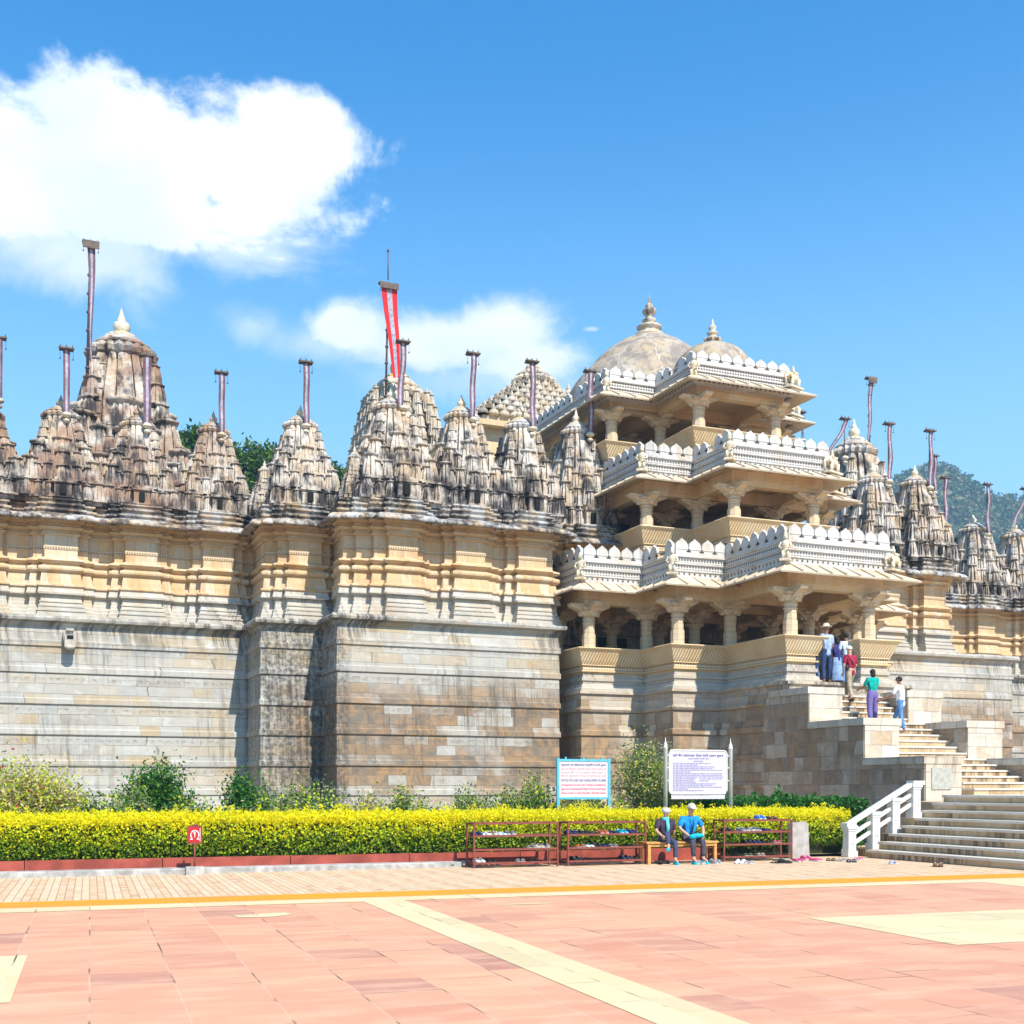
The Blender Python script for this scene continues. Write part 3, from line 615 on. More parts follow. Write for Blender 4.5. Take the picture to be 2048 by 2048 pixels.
def parapet(path, z, mh=.72, pitch=.5, name='parapet', off=0.0):
    path = inset(path, -off); mb = MB()
    mb.sweep(path, [(.12, z - .1), (.12, z + .1), (.16, z + .11), (.16, z + .16), (.1, z + .17)], 0)
    mb.sweep(path, [(.1, z + .17), (.1, z + .34)], 1)
    mb.sweep(path, [(.1, z + .34), (.15, z + .35), (.15, z + .40), (.11, z + .41)], 0)
    mb.sweep(path, [(.11, z + .41), (.11, z + .58)], 1)
    mb.sweep(path, [(.11, z + .58), (.17, z + .6), (.17, z + .66), (.12, z + .67), (-.06, z + .67), (-.06, z - .1)], 0)
    zm = z + .67
    for i in range(len(path) - 1):
        a = Vector(path[i]); b = Vector(path[i + 1]); L = (b - a).length; d = (b - a) / L; nr = Vector((d.y, -d.x))
        n = max(1, int(round(L / pitch))); p = L / n
        for k in range(n):
            m = a + d * (k + .5) * p + nr * .02; w = p * .95
            if (i * 7 + k * 13) % 29 == 11: continue
            hgt = mh * (1.0 + .04 * math.sin(k * 3.1 + i))
            mb.loft([[(m.x + d.x * q * w + nr.x * t, m.y + d.y * q * w + nr.y * t, zm + hh * hgt / 1.08) for (q, hh) in MER] for t in (.055, -.055)], 0)
            mb.box(-.5, .5, -.5, .5, -.5, .5, 0, Matrix.Translation((m.x + nr.x * .02, m.y + nr.y * .02, zm + .05)) @ Matrix.Rotation(math.atan2(d.y, d.x), 4, 'Z') @ Matrix.Diagonal((p, .12, .10, 1)))
            e = a + d * (k + 1.0) * p + nr * .085
            if k < n - 1:
                Mx = Matrix.Translation((e.x, e.y, zm + .13)) @ Matrix.Rotation(math.atan2(d.y, d.x), 4, 'Z')
                mb.box(-.026, .026, -.012, .012, -.09, .09, 2, Mx); mb.box(-.08, .08, -.011, .011, -.026, .026, 2, Mx)
        Mx = Matrix.Translation((0, 0, 0))
        mb.bar((*(a + nr * .075), zm + .21), (*(b + nr * .075), zm + .21), .03, .03, 0)
    # row of small dark crosses painting the shade of piercings, lower band
    for i in range(len(path) - 1):
        a = Vector(path[i]); b = Vector(path[i + 1]); L = (b - a).length; d = (b - a) / L; nr = Vector((d.y, -d.x)); n = int(L / .2)
        for k in range(n):
            e = a + d * (k + .5) * L / n + nr * .122; Mx = Matrix.Translation((e.x, e.y, z + .03)) @ Matrix.Rotation(math.atan2(d.y, d.x), 4, 'Z')
            mb.box(-.012, .012, -.006, .006, -.05, .05, 2, Mx); mb.box(-.04, .04, -.005, .005, -.012, .012, 2, Mx)
    return mb.build(name, [mat_white, mat_fret, mat_gap_shade], T)
def eave(path, zt, zr, ov=.8, name='porch_eave'):
    mb = MB(); mb.sweep(path, [(-.3, zr - .05), (.05, zr - .07), (ov, zt - .05), (ov + .02, zt + .0), (ov - .02, zt + .03), (.12, zr + .04), (-.3, zr + .04)])
    # cover ribs over the slab joints
    for i in range(len(path) - 1):
        a = Vector(path[i]); b = Vector(path[i + 1]); L = (b - a).length; d = (b - a) / L; nr = Vector((d.y, -d.x)); n = max(1, int(L / .55))
        for k in range(n + 1):
            q = a + d * (k + .0) * L / n; p0 = q + nr * .12; p1 = q + nr * (ov + .02)
            mb.bar((*p0, zr + .05), (*p1, zt + .04), .07, .05)
    return mb.build(name, mat_corn2, T)
mat_corn2 = wall_mat('porch_eave_stone', [(0, (0.52, 0.42, 0.28)), (0.5, (0.58, 0.50, 0.38)), (1, (0.48, 0.37, 0.23))], .9, 3, .004, mcol=(.3, .2, .1), streak=.45, streak_col=(.15, .12, .1), off=.1, bump=.2, rust=.35)
def bench(path, zb, name='bench', closed=False):
    mb = MB()
    mb.sweep(path, [(.10, zb - .55), (.16, zb - .42), (.21, zb - .28), (.27, zb - .12), (.34, zb - .03)], 1)
    mb.sweep(path, [(.34, zb - .03), (.36, zb), (.34, zb + .03), (-.12, zb + .03), (-.16, zb - .5)], 0)
    mb.sweep(path, [(.02, zb - .85), (.02, zb - .8), (.12, zb - .79), (.12, zb - .74), (.05, zb - .73)], 0)
    mb.sweep(path, [(.05, zb - .73), (.05, zb - .58)], 2)
    mb.sweep(path, [(.05, zb - .58), (.11, zb - .57), (.10, zb - .55)], 0)
    return mb.build(name, [mat_portico, mat_flute, mat_dentil], T)
mat_dentil = carve_mat('dentil_stone', (0.66, 0.54, 0.36), (0.30, 0.20, 0.11), 10.0, 7.5, 0.33)
def split(path, ua, ub):
    """open the front run between ua and ub"""
    L = [p for p in path if p[0] < UC]; Rr = [p for p in path if p[0] > UC]; c = L[-1][1]
    return L + [(ua, c)], [(ub, c)] + Rr

# storey 1
bl, brt = split(S1, 24.06, 25.95)
bench(bl + [(24.06, 33.6)], 6.4); bench([(25.95, 33.6)] + brt, 6.4)
mb = MB()
wprof = [(.0, 5.6), (.04, 5.5), (.04, 5.42), (.1, 5.4), (.1, 5.3), (.05, 5.28), (.05, 5.18), (.12, 5.15), (.14, 5.05), (.2, 5.03), (.2, 4.92)]
for pth in (bl + [(24.06, 33.6)], [(25.95, 33.6)] + brt): mb.sweep(pth, wprof[::-1])
mb.build('porch_moulding', mat_lowup, T)
base1 = mirror([(18.5, 41.6), (18.5, 37.7), (20.9, 37.7), (20.9, 35.6), (22.7, 35.6), (22.7, 31.6)])
bp = [(0.42, -0.3), (0.42, 0.42), (0.30, 0.5), (0.3, 0.8), (0.12, .88)]
for zl in (1.6, 2.5, 3.4): bp += [(0.06, zl - .04), (0.12, zl), (0.12, zl + .16), (0.07, zl + .2)]
bp += [(.05, 4.2), (.12, 4.22), (.16, 4.3), (.1, 4.4), (.08, 4.8), (.16, 4.84), (.14, 4.93), (-1.2, 4.93)]
mb = MB(); mb.sweep(base1, bp); mb.build('porch_base', mat_base, T)
mb = MB(); mb.poly([(p[0], p[1]) for p in inset(S1, .0)], 4.3, 4.91); mb.build('floor', mat_portico, T)
mb = MB(); mb.poly(inset(S1, -.05), 8.5, 8.62); mb.build('ceiling', mat_portico, T)
ring1 = inset(S1, .3)
mb = MB(); mb.sweep(ring1, [(-.2, 7.98), (.2, 7.98), (.2, 8.14), (.24, 8.15), (.24, 8.5)]); mb.sweep(ring1, [(-.2, 8.5), (-.2, 7.98)])
for (x0, x1, y) in ((18.9, 31.1, 38.1), (21.3, 28.7, 36.0), (18.9, 31.1, 40.9)): mb.box(x0, x1, y - .17, y + .17, 8.0, 8.49)
for x in (21.3, 23.35, 26.65, 28.7): mb.box(x - .165, x + .165, 32.7 if 23 < x < 27 else 36.2, 41.8, 8.01, 8.48)
mb.build('beam', mat_portico, T)
for (u, c) in ((18.95, 38.1), (18.95, 40.8), (21.25, 38.1), (21.25, 35.95), (23.35, 35.95), (23.35, 32.45), (26.45, 32.45), (26.65, 35.95), (28.75, 35.95), (28.75, 38.1), (31.05, 38.1), (31.05, 40.8)):
    put_col(1, u, c, 6.42, 1.57)
for (u, c) in ((23.35, 38.3), (26.65, 38.3), (21.3, 40.9), (23.35, 40.9), (26.65, 40.9), (28.7, 40.9), (25.0, 35.0)):
    if u == 25.0: continue
    if 2 not in COLS:
        h = 3.08; m = column(h, .2, .80); o = m.build('tall_column', mat_carved, T)
        mc = MB(); mc.box(-.38, .38, -.38, .38, h * .93, h * .955)
        for k in range(4):
            M = Matrix.Rotation(k * PI / 2, 4, 'Z'); pr = [(.2, h * .86), (.4, h * .92), (.62, h * .95), (.68, h), (0, h), (0, h * .86)]
            mc.loft([[M @ Vector((x, yy, z)) for (x, z) in pr] for yy in (.14, -.14)])
        mc.build('capital', mat_carved, o); COLS[2] = o
    else: o = copy_tree(COLS[2], T)
    o.location = (u, c, 4.91)
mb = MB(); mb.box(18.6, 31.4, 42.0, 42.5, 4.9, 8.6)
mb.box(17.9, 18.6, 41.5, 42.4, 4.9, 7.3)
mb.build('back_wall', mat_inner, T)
mb = MB()  # flat dark panels on the wall, doorway shade put into the colour
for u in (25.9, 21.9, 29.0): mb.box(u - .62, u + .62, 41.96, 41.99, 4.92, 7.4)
mb.build('doorway_shade', mat_dark, T)
eave(S1, 8.33, 8.66, .80); parapet(S1, 8.78, .58, .52, off=.05)
# storey 2
mb = MB(); mb.poly(inset(S2, .02), 8.6, 10.0); mb.sweep(S2, [(.04, 8.6), (.04, 9.2), (.1, 9.22), (.1, 9.4), (.03, 9.42), (.0, 9.95)])
mb.build('storey_wall', mat_portico, T)
bench(S2, 10.78)
mb = MB(); ring2 = inset(S2, .3); mb.sweep(ring2, [(-.18, 12.02), (.2, 12.02), (.2, 12.16), (.24, 12.17), (.24, 12.5)]); mb.sweep(ring2, [(-.18, 12.5), (-.18, 12.02)])
for (x0, x1, y) in ((21.3, 28.7, 38.1),): mb.box(x0, x1, y - .17, y + .17, 12.05, 12.49)
for x in (23.35, 26.65): mb.box(x - .165, x + .165, 36, 41.8, 12.06, 12.48)
mb.build('beam', mat_portico, T)
mb = MB(); mb.poly(inset(S2, -.05), 12.5, 12.62); mb.build('ceiling', mat_portico, T)
h2 = 12.02 - 10.81; COLS.pop(1)
for (u, c) in ((21.25, 41.2), (21.25, 38.1), (23.35, 38.1), (23.35, 35.7), (26.65, 35.7), (26.65, 38.1), (28.75, 38.1), (28.75, 41.2), (23.35, 40.4), (26.65, 40.4)):
    put_col(3, u, c, 10.80, h2)
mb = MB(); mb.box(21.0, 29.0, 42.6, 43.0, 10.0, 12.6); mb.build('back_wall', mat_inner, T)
mb = MB()  # dark sheets painting the shade of the upper openings
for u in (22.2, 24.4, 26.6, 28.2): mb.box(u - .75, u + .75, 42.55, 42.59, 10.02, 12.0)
mb.build('doorway_shade', mat_dark, T)
eave(S2, 12.36, 12.66, .78); parapet(S2, 12.66, .54, .52, off=.05)
# storey 3
mb = MB(); mb.poly(inset(S3, .02), 12.6, 13.7); mb.sweep(S3, [(.04, 12.6), (.04, 13.1), (.1, 13.12), (.1, 13.25), (.0, 13.28), (.0, 13.7)]); mb.build('storey_wall', mat_portico, T)
bench(S3, 14.48)
mb = MB(); ring3 = inset(S3, .3); mb.sweep(ring3, [(-.18, 15.78), (.2, 15.78), (.2, 15.92), (.24, 15.93), (.24, 16.25)]); mb.sweep(ring3, [(-.18, 16.25), (-.18, 15.78)])
mb.box(21.3, 28.7, 40.6, 40.95, 15.8, 16.24)
for x in (23.35, 26.65): mb.box(x - .165, x + .165, 38.2, 46, 15.81, 16.23)
mb.build('beam', mat_portico, T)
mb = MB(); mb.poly(inset(S3, -.05), 16.25, 16.38); mb.build('ceiling', mat_portico, T)
h3 = 15.78 - 14.51
for (u, c) in ((21.25, 49.3), (21.25, 46.4), (21.25, 43.6), (21.25, 40.8), (23.35, 40.8), (23.35, 38.0), (26.65, 38.0), (26.65, 40.8), (28.75, 40.8), (28.75, 43.6), (23.35, 43.6), (26.65, 43.6)):
    put_col(5, u, c, 14.50, h3)
mb = MB()
mb.lathe([(3.2, 13.7), (3.2, 14.6), (3.35, 14.65), (3.35, 14.8), (3.2, 14.85), (3.2, 16.25)], 40, (25, 47.2, 0)); mb.build('drum', mat_portico, T)
eave(S3, 16.05, 16.38, .78); parapet(S3, 16.17, .50, .52, off=.05)
# domes
mb = MB(); du, dc = 25.0, 44.6; Rb = 3.85
prof = [(3.65, 16.35), (3.65, 17.1), (3.57, 17.15)] + [(r_ * .9, 20.55 - d_) for r_, d_ in ((3.93, 3.2), (3.85, 2.85), (3.7, 2.5), (3.45, 2.15), (3.1, 1.8), (2.78, 1.52), (2.72, 1.5), (2.68, 1.42), (2.5, 1.2), (2.2, .94), (1.86, .7), (1.45, .45), (1.0, .24), (.5, .08), (.02, 0))]
mb.lathe(prof, 64, (du, dc, 0)); dome = mb.build('dome', mat_dome, T)
mb = MB(); mb.lathe([(.62, -.1), (.6, .06), (.45, .1), (.4, .25), (.5, .3), (.52, .38), (.4, .44), (.22, .5), (.26, .55), (.3, .62), (.28, .68), (.16, .74), (.14, .8), (.24, .9), (.3, 1.0), (.28, 1.1), (.14, 1.2), (.17, 1.24), (.14, 1.3), (.07, 1.38), (.05, 1.5), (.01, 1.7)], 24, (0, 0, 0), ribz=(.28, .45), rib=.06)
fo = mb.build('finial', mat_spire_pale, dome); fo.location = (du, dc, 20.48)
mb = MB(); du2, dc2 = 25.0, 39.7; Rs = 1.5
prof = [(Rs + .1, 16.35), (Rs + .1, 17.2), (Rs, 17.3)] + [(Rs * math.cos(PI / 2 * k / 12), 17.3 + 1.2 * math.sin(PI / 2 * k / 12)) for k in range(1, 12)] + [(.05, 18.52)]
mb.lathe(prof, 40, (du2, dc2, 0)); dome2 = mb.build('dome', mat_dome, T)
mb = MB(); mb.lathe([(.36, -.05), (.34, .05), (.16, .1), (.2, .16), (.34, .2), (.2, .26), (.14, .34), (.2, .4), (.22, .46), (.1, .52), (.14, .6), (.15, .68), (.07, .76), (.05, .85), (.01, 1.0)], 16, (0, 0, 0))
for k in range(6): mb.ell((.3 * math.cos(k * PI / 3), .3 * math.sin(k * PI / 3), .14), .06, .06, .12, 6, 4)
fo = mb.build('finial', mat_spire_pale, dome2); fo.location = (du2, dc2, 18.46)
# rear balcony with a parapet seen between the spires
mb = MB(); mb.box(16.4, 19.6, 52, 56, 12, 15.6); mb.box(16.0, 20.0, 51.6, 56, 15.5, 15.62); mb.build('rear_balcony', mat_portico, T)

# guardian figures and elephants on the parapet corners
def statue_mesh():
    mb = MB(); mb.box(-.16, .16, -.12, .16, 0, .07); mb.lathe([(.13, .07), (.12, .2), (.09, .34), (.12, .46), (.14, .55), (.1, .62), (.045, .66)], 10, (0, 0, 0), sx=1, sy=.75)
    mb.ell((0, -.02, .74), .075, .08, .09, 10, 6); mb.lathe([(.08, .78), (.07, .84), (.02, .93)], 8, (0, 0, 0))
    for s in (-1, 1):
        mb.tube([(s * .12, 0, .58), (s * .19, -.03, .44), (s * .1, -.13, .38)], [.045, .038, .03], 6); mb.tube([(s * .06, -.02, .3), (s * .08, -.1, .16), (s * .07, -.06, .05)], [.06, .05, .04], 6)
    return mb
def elephant_mesh():
    mb = MB(); mb.box(-.42, .42, -.2, .2, 0, .07)
    mb.ell((0.03, 0, .46), .30, .17, .2, 12, 8); mb.ell((-.3, 0, .54), .14, .13, .15, 10, 7)
    for x in (-.18, .22):
        for y in (-.1, .1): mb.tube([(x, y, .42), (x, y, .2), (x, y, .07)], [.075, .06, .07], 8)
    mb.tube([(-.4, 0, .52), (-.46, 0, .38), (-.44, 0, .2), (-.36, 0, .12)], [.06, .048, .035, .028], 7)
    for s in (-1, 1): mb.ell((-.25, s * .14, .5), .09, .025, .12, 8, 6); mb.tube([(-.4, s * .06, .46), (-.5, s * .07, .42)], [.018, .008], 5)
    mb.tube([(.32, 0, .5), (.36, 0, .35), (.34, 0, .22)], [.02, .014, .018], 5)
    mb.box(-.1, .18, -.13, .13, .62, .7); mb.lathe([(.05, .7), (.07, .78), (.04, .86), (.05, .92), (.01, 1.0)], 8, (.02, 0, 0))
    return mb
st0 = statue_mesh().build('guardian_statue', mat_finial, T); el0 = elephant_mesh().build('elephant_statue', mat_finial, T); su = False; eu = False
for (u, c, z, a) in ((23.05, 32.2, 8.75, -45), (21.0, 35.7, 8.75, -45), (18.6, 37.8, 8.75, -45), (23.05, 35.4, 12.72, -45), (21.0, 37.8, 12.72, -45), (23.05, 37.7, 16.2, -45), (21.0, 40.5, 16.2, -45)):
    d = -.36; o = st0 if not su else st0.copy()
    if su: COL.objects.link(o)
    su = True; o.location = (u - .24, c - .24, z); o.rotation_euler[2] = R(a); o.scale = (1.05, 1.05, 1.0)
for (u, c, z) in ((26.95, 32.2, 8.72), (26.95, 35.4, 12.7), (26.95, 37.7, 16.42), (29.0, 37.8, 12.7), (29.0, 40.5, 16.42)):
    o = el0 if not eu else el0.copy()
    if eu: COL.objects.link(o)
    eu = True; o.location = (u + .2, c - .12, z); o.rotation_euler[2] = R(20); o.scale = (1.0, 1.0, .85)

# ------------------------------------------------------------------ stairs with stepped side walls
ST = empty('staircase', (0, 0, 0), TH, 'broad pale stone staircase with blocky stepped side walls climbing to the temple porch', 'staircase')
UL, UR = 22.45, 27.55; IL, IR = 23.7, 26.2
c1, c2, c3 = 30.3, 27.75, 25.3; z1, z2, z3 = 4.64, 3.57, 2.43
def cap(mb, x0, x1, y0, y1, z):
    mb.box(x0 - .05, x1 + .05, y0 - .05, y1, z - .2, z)
mb = MB()
for (a, b) in ((UL, IL), (IR, UR)):
    mb.box(a, b, c1, 32.6, -.2, z1 - .2); mb.box(a - .003, b + .003, c2, 32.4, -.2, z2 - .2); mb.box(a - .006, b + .006, c3, 32.3, -.2, z3 - .2)
mb.build('side_wall', mat_base, ST)
mb = MB()
for (a, b) in ((UL, IL), (IR, UR)):
    cap(mb, a, b, c1, 32.3, z1); cap(mb, a, b, c2, c1 - .02, z2); cap(mb, a, b, c3, c2 - .02, z3)
mb.build('coping', mat_stair, ST)
# end faces in paler stone, the sunlight on them put into the colour
for (a, b) in ((UL, IL), (IR, UR)):
    for (cc, za, zb) in ((c1, z2, z1), (c2, z3, z2), (c3, 1.24, z3)):
        mb = MB(); mb.box(a + .02, b - .02, cc - .03, cc, za, zb - .2); mb.build('end_block', mat_stair, ST)
mb = MB(); pu = (UL + IL) / 2 - .1
mb.box(pu - .33, pu + .33, c3 - .055, c3 - .03, 1.55, 2.12); mb.build('marble_tablet', plain('tablet_marble', (.40, .40, .35), .6), ST)
# flights: the treads are modelled as slabs with a nosing
def flight(mb, x0, x1, ca, cb, za, zb, n):
    r = (zb - za) / n; t = (cb - ca) / n
    for k in range(n):
        mb.box(x0, x1, ca + k * t + .03, cb + .2, za + k * r - (.15 if k == 0 else 0), za + (k + 1) * r - .05)
        mb.box(x0, x1, ca + k * t, ca + (k + 1) * t + .06, za + (k + 1) * r - .05, za + (k + 1) * r, 1)
mat_tread = wall_mat('brown_step_stone', [(0, (0.52, 0.35, 0.19)), (0.5, (0.58, 0.42, 0.25)), (1, (0.44, 0.29, 0.15))], 1.1, 2.3, .01, streak=.95, streak_col=(.13, .085, .05), off=.35, rust=.6, top=(-3.0, -2.0))  # stained brown, with the shade on the risers put into the colour
mat_nose = wall_mat('pale_nosing_stone', [(0, (0.62, 0.56, 0.46)), (0.5, (0.66, 0.62, 0.54)), (1, (0.56, 0.50, 0.40))], 1.1, 2.3, .01, streak=.4, streak_col=(.2, .15, .1), off=.35, rust=.3)  # paler than the risers, sunlight on the treads put into the colour
mb = MB(); flight(mb, IL, IR, c3 - .9, c2 - .4, 1.24, z3, 7); mb.build('upper_flight', [mat_tread, mat_nose], ST)
mb = MB(); mb.box(IL, IR, c2 - .42, c2 + .1, 1.5, z3 - .003); flight(mb, IL, IR, c2 - .0, c1 - .5, z3, z2, 6); mb.box(IL, IR, c1 - .52, c1 + .1, 2.2, z2 - .003); flight(mb, IL, IR, c1, 32.2, z2, 4.91, 7); mb.build('upper_flight', [mat_tread, mat_nose], ST)
# lower flight faces west, below a landing
mb = MB(); n = 8; r = 1.42 / n
for k in range(n):
    u0 = 18.25 + .37 * k; ce = 22.45 + .06 * k; zt = (k + 1) * r
    mb.box(u0 + .03, 31, 12, ce, -.1 if k == 0 else k * r, zt - .055); mb.box(u0, 31, 12, ce + .02, zt - .055, zt, 1)
mb.build('lower_flight', [mat_tread, mat_nose], ST)
mb = MB(); mb.box(21.15, 31, 22.9, 25.35, -.2, 1.24); mb.box(21.0, 22.6, 22.7, 24.4, -.2, 1.0); mb.build('landing', mat_tread, ST)
# ------------------------------------------------------------------ ground
GA = math.atan2(5.77, 16.6)
e_ = Vector((math.cos(GA), math.sin(GA), 0)); n_ = Vector((-math.sin(GA), math.cos(GA), 0))
def gp(e, d, z=0.0): return e_ * e + n_ * d + Vector((0, 0, z))
def sheet(name, e0, e1, d0, d1, z, mat, label=None, kind='structure', nsub=1):
    V = [(e0, d0, 0), (e1, d0, 0), (e1, d1, 0), (e0, d1, 0)]
    mb = MB(); mb.add(V, [(0, 1, 2, 3)]); o = mb.build(name, mat, None, (0, 0, z), GA); return tag(o, kind=kind)
mat_soil, g = newmat('dry_soil'); tc = g.n('ShaderNodeNewGeometry').outputs['Position']
c = g.mix(g.smooth(g.noise(tc, 1.5, 6), .35, .65), (.20, .14, .08), (.12, .11, .05)); finish(g, c, .95, g.noise(tc, 12, 6), .5, .03)
mb = MB(); mb.add([(-2500, -600, 0), (2500, -600, 0), (2500, 3500, 0), (-2500, 3500, 0)], [(0, 1, 2, 3)]); tag(mb.build('ground', mat_soil, None, (0, 0, -.012)), kind='structure')

def slab_mat(name, cream=False):
    m, g = newmat(name); tc = g.n('ShaderNodeTexCoord').outputs['Object']; s = g.n('ShaderNodeSeparateXYZ', None, Vector=tc)
    wob = g.math('MULTIPLY', g.math('SUBTRACT', g.noise(tc, .7, 2), .5), .03)
    bv = g.n('ShaderNodeCombineXYZ', None, X=g.math('ADD', s.outputs[1], wob), Y=g.math('ADD', s.outputs[0], wob)).outputs[0]
    br = g.n('ShaderNodeTexBrick', {'offset': .37, 'offset_frequency': 2, 'squash': .72, 'squash_frequency': 3}, Vector=bv, Color1=(0, 0, 0, 1), Color2=(1, 1, 1, 1), Mortar=(.5, .5, .5, 1), Scale=1.0, Mortar_Size=.009, Mortar_Smooth=.25, Bias=0, Brick_Width=.92, Row_Height=.66)
    rnd = br.outputs['Color']; mor = br.outputs['Fac']
    if cream: base = g.ramp(rnd, [(0, (.60, .50, .27)), (.5, (.66, .56, .32)), (1, (.56, .46, .26))])
    else: base = g.ramp(rnd, [(0, (.54, .245, .15)), (.2, (.62, .32, .19)), (.45, (.57, .27, .165)), (.7, (.63, .335, .195)), (.90, (.54, .26, .165)), (.975, (.46, .22, .15)), (1, (.42, .20, .14))])
    n1 = g.noise(g.scalev(tc, 1, 3, 1), 1.1, 6, .6); base = g.mix(g.math('MULTIPLY', g.smooth(n1, .42, .68), .45), base, (.70, .44, .28) if not cream else (.6, .5, .33))
    n2 = g.noise(g.scalev(tc, .6, 1.4, 1, 5), .5, 5, .65); base = g.mix(g.math('MULTIPLY', g.smooth(n2, .60, .74), .4), base, (.36, .24, .21))
    n3 = g.noise(tc, 22, 7, .75); base = g.mix(g.math('MULTIPLY', g.smooth(n3, .55, .75), .35), base, (.25, .15, .12))
    jm = g.math('MULTIPLY', mor, g.smooth(g.noise(tc, 1.1, 4), .46, .66)); base = g.mix(g.math('MULTIPLY', mor, .25), base, (.8, .55, .42)); base = g.mix(jm, base, (.10, .06, .045))
    hgt = g.math('SUBTRACT', g.math('MULTIPLY', g.noise(tc, 18, 6, .6), .35), mor)
    finish(g, base, g.math('ADD', .5, g.math('MULTIPLY', n1, .3)), hgt, .35, .008, .35); return m
mat_slab = slab_mat('pink_sandstone_slabs'); mat_cream = slab_mat('cream_sandstone_slabs', True)
sheet('plaza', -60, 80, -30, 16.76, 0.0, mat_slab)
sheet('plaza_edge_band', -60, 80, 16.74, 17.36, .004, mat_cream)
sheet('plaza_stripe', 3.62, 4.22, -20, 16.74, .004, mat_cream)
sheet('plaza_cream_panel', 8.3, 11.6, 10.15, 12.85, .004, mat_cream)
sheet('plaza_cream_panel', -3.6, -.56, 9.75, 12.45, .004, mat_cream)
sheet('plaza_cream_panel', 14.2, 17.5, 15.2, 16.74, .004, mat_cream)
def patch(name, pts, z=.005):
    mb = MB(); mb.add([(a, b, 0) for a, b in pts], [tuple(range(len(pts)))]); tag(mb.build(name, mat_cream, None, (0, 0, z), GA), kind='structure')
patch('plaza_patch', [(1.72, 15.2), (2.1, 15.12), (2.42, 15.35), (2.35, 15.62), (1.68, 15.5)])
patch('plaza_patch', [(5.35, 15.62), (6.05, 15.6), (6.0, 15.72), (5.4, 15.74)])
# painted orange strip: worn edges
mat_orange, g = newmat('orange_painted_strip'); tc = g.n('ShaderNodeTexCoord').outputs['Object']; s = g.n('ShaderNodeSeparateXYZ', None, Vector=tc)
base = g.mix(g.smooth(g.noise(tc, 30, 6, .7), .4, .7), (.80, .30, .015), (.66, .22, .02))
base = g.mix(g.smooth(g.noise(g.scalev(tc, .5, 3, 1), .8, 6), .5, .75), base, (.70, .24, .05)); base = g.mix(g.smooth(g.noise(g.scalev(tc, .8, 4, 1, 3), .9, 8, .7), .66, .7), base, (.22, .09, .04))
finish(g, base, .85, g.noise(tc, 40, 5), .4, .01); sheet('painted_strip', -60, 80, 17.35, 18.22, .006, mat_orange)
mat_pav, g = newmat('block_paving'); tc = g.n('ShaderNodeTexCoord').outputs['Object']
br = g.n('ShaderNodeTexBrick', {'offset': .5}, Vector=g.n('ShaderNodeMapping', None, Vector=tc, Rotation=(0, 0, PI / 2)).outputs[0], Color1=(0, 0, 0, 1), Color2=(1, 1, 1, 1), Mortar=(.5, .5, .5, 1), Scale=1, Mortar_Size=.008, Mortar_Smooth=.3, Bias=0, Brick_Width=.23, Row_Height=.115)
base = g.ramp(br.outputs['Color'], [(0, (.54, .35, .20)), (.4, (.60, .42, .25)), (.75, (.62, .46, .30)), (1, (.50, .29, .18))])
sx_ = g.n('ShaderNodeSeparateXYZ', None, Vector=tc); rowv = g.math('FRACT', g.math('MULTIPLY', sx_.outputs[0], 1 / .46)); base = g.mix(g.math('MULTIPLY', g.smooth(rowv, .5, .56), .4), base, (.66, .55, .38))
base = g.mix(g.math('MULTIPLY', g.smooth(g.noise(tc, 1.3, 6), .45, .7), .4), base, (.68, .48, .28)); base = g.mix(g.math('MULTIPLY', g.smooth(g.noise(g.scalev(tc, 1, 2.5, 1), 5, 5), .66, .72), .7), base, (.16, .11, .08))
base = g.mix(g.math('MULTIPLY', br.outputs['Fac'], .75), base, (.30, .20, .13)); finish(g, base, .9, g.math('SUBTRACT', g.math('MULTIPLY', g.noise(tc, 30, 4), .4), br.outputs['Fac']), .6, .012)
sheet('paved_path', -60, 80, 18.22, 40, -.004, mat_pav)

# kerb frame
KA = math.atan2(6.44, 16.6); k_ = Vector((math.cos(KA), math.sin(KA), 0)); kn = Vector((-math.sin(KA), math.cos(KA), 0)); K0 = Vector((-9.0, 21.36, 0))
def kp(a, b, z=0.0): return K0 + k_ * a + kn * b + Vector((0, 0, z))
def kx(x, b=0.0):                            # distance along the kerb at photo column x
    tt = (x - 1024) / 2430; P0 = K0 + kn * b; return (tt * P0.y - P0.x) / (k_.x - tt * k_.y)
mat_conc = plain('grey_concrete', (.36, .35, .33), .9, .3, 5, bump=.4); mat_red = plain('red_painted_kerb', (.30, .065, .045), .85, .25, 3, bump=.3)
mb = MB(); mb.sweep([(-14, 0), (kx(950), 0)], [(0, -.05), (0, .085), (-.015, .1), (-.42, .1)]); tag(mb.build('kerb', mat_conc, None, K0, KA), kind='structure')
mb = MB(); x0 = -14
segs = [-14 + 2.4 * i for i in range(12)]
for a in segs:
    b = min(a + 2.385, kx(1690))
    if b > a: mb.box(a, b, .40, .55, -.02, .27 + .006 * math.sin(a * 3))
tag(mb.build('kerb', mat_red, None, K0, KA), kind='structure')
mb = MB(); mb.add([(-14, .5, 0), (kx(1690) + 1, .5, 0), (kx(1690) + 1, 22, 0), (-14, 22, 0)], [(0, 1, 2, 3)]); tag(mb.build('flower_bed', mat_soil, None, K0 + Vector((0, 0, .06)), KA), kind='structure')

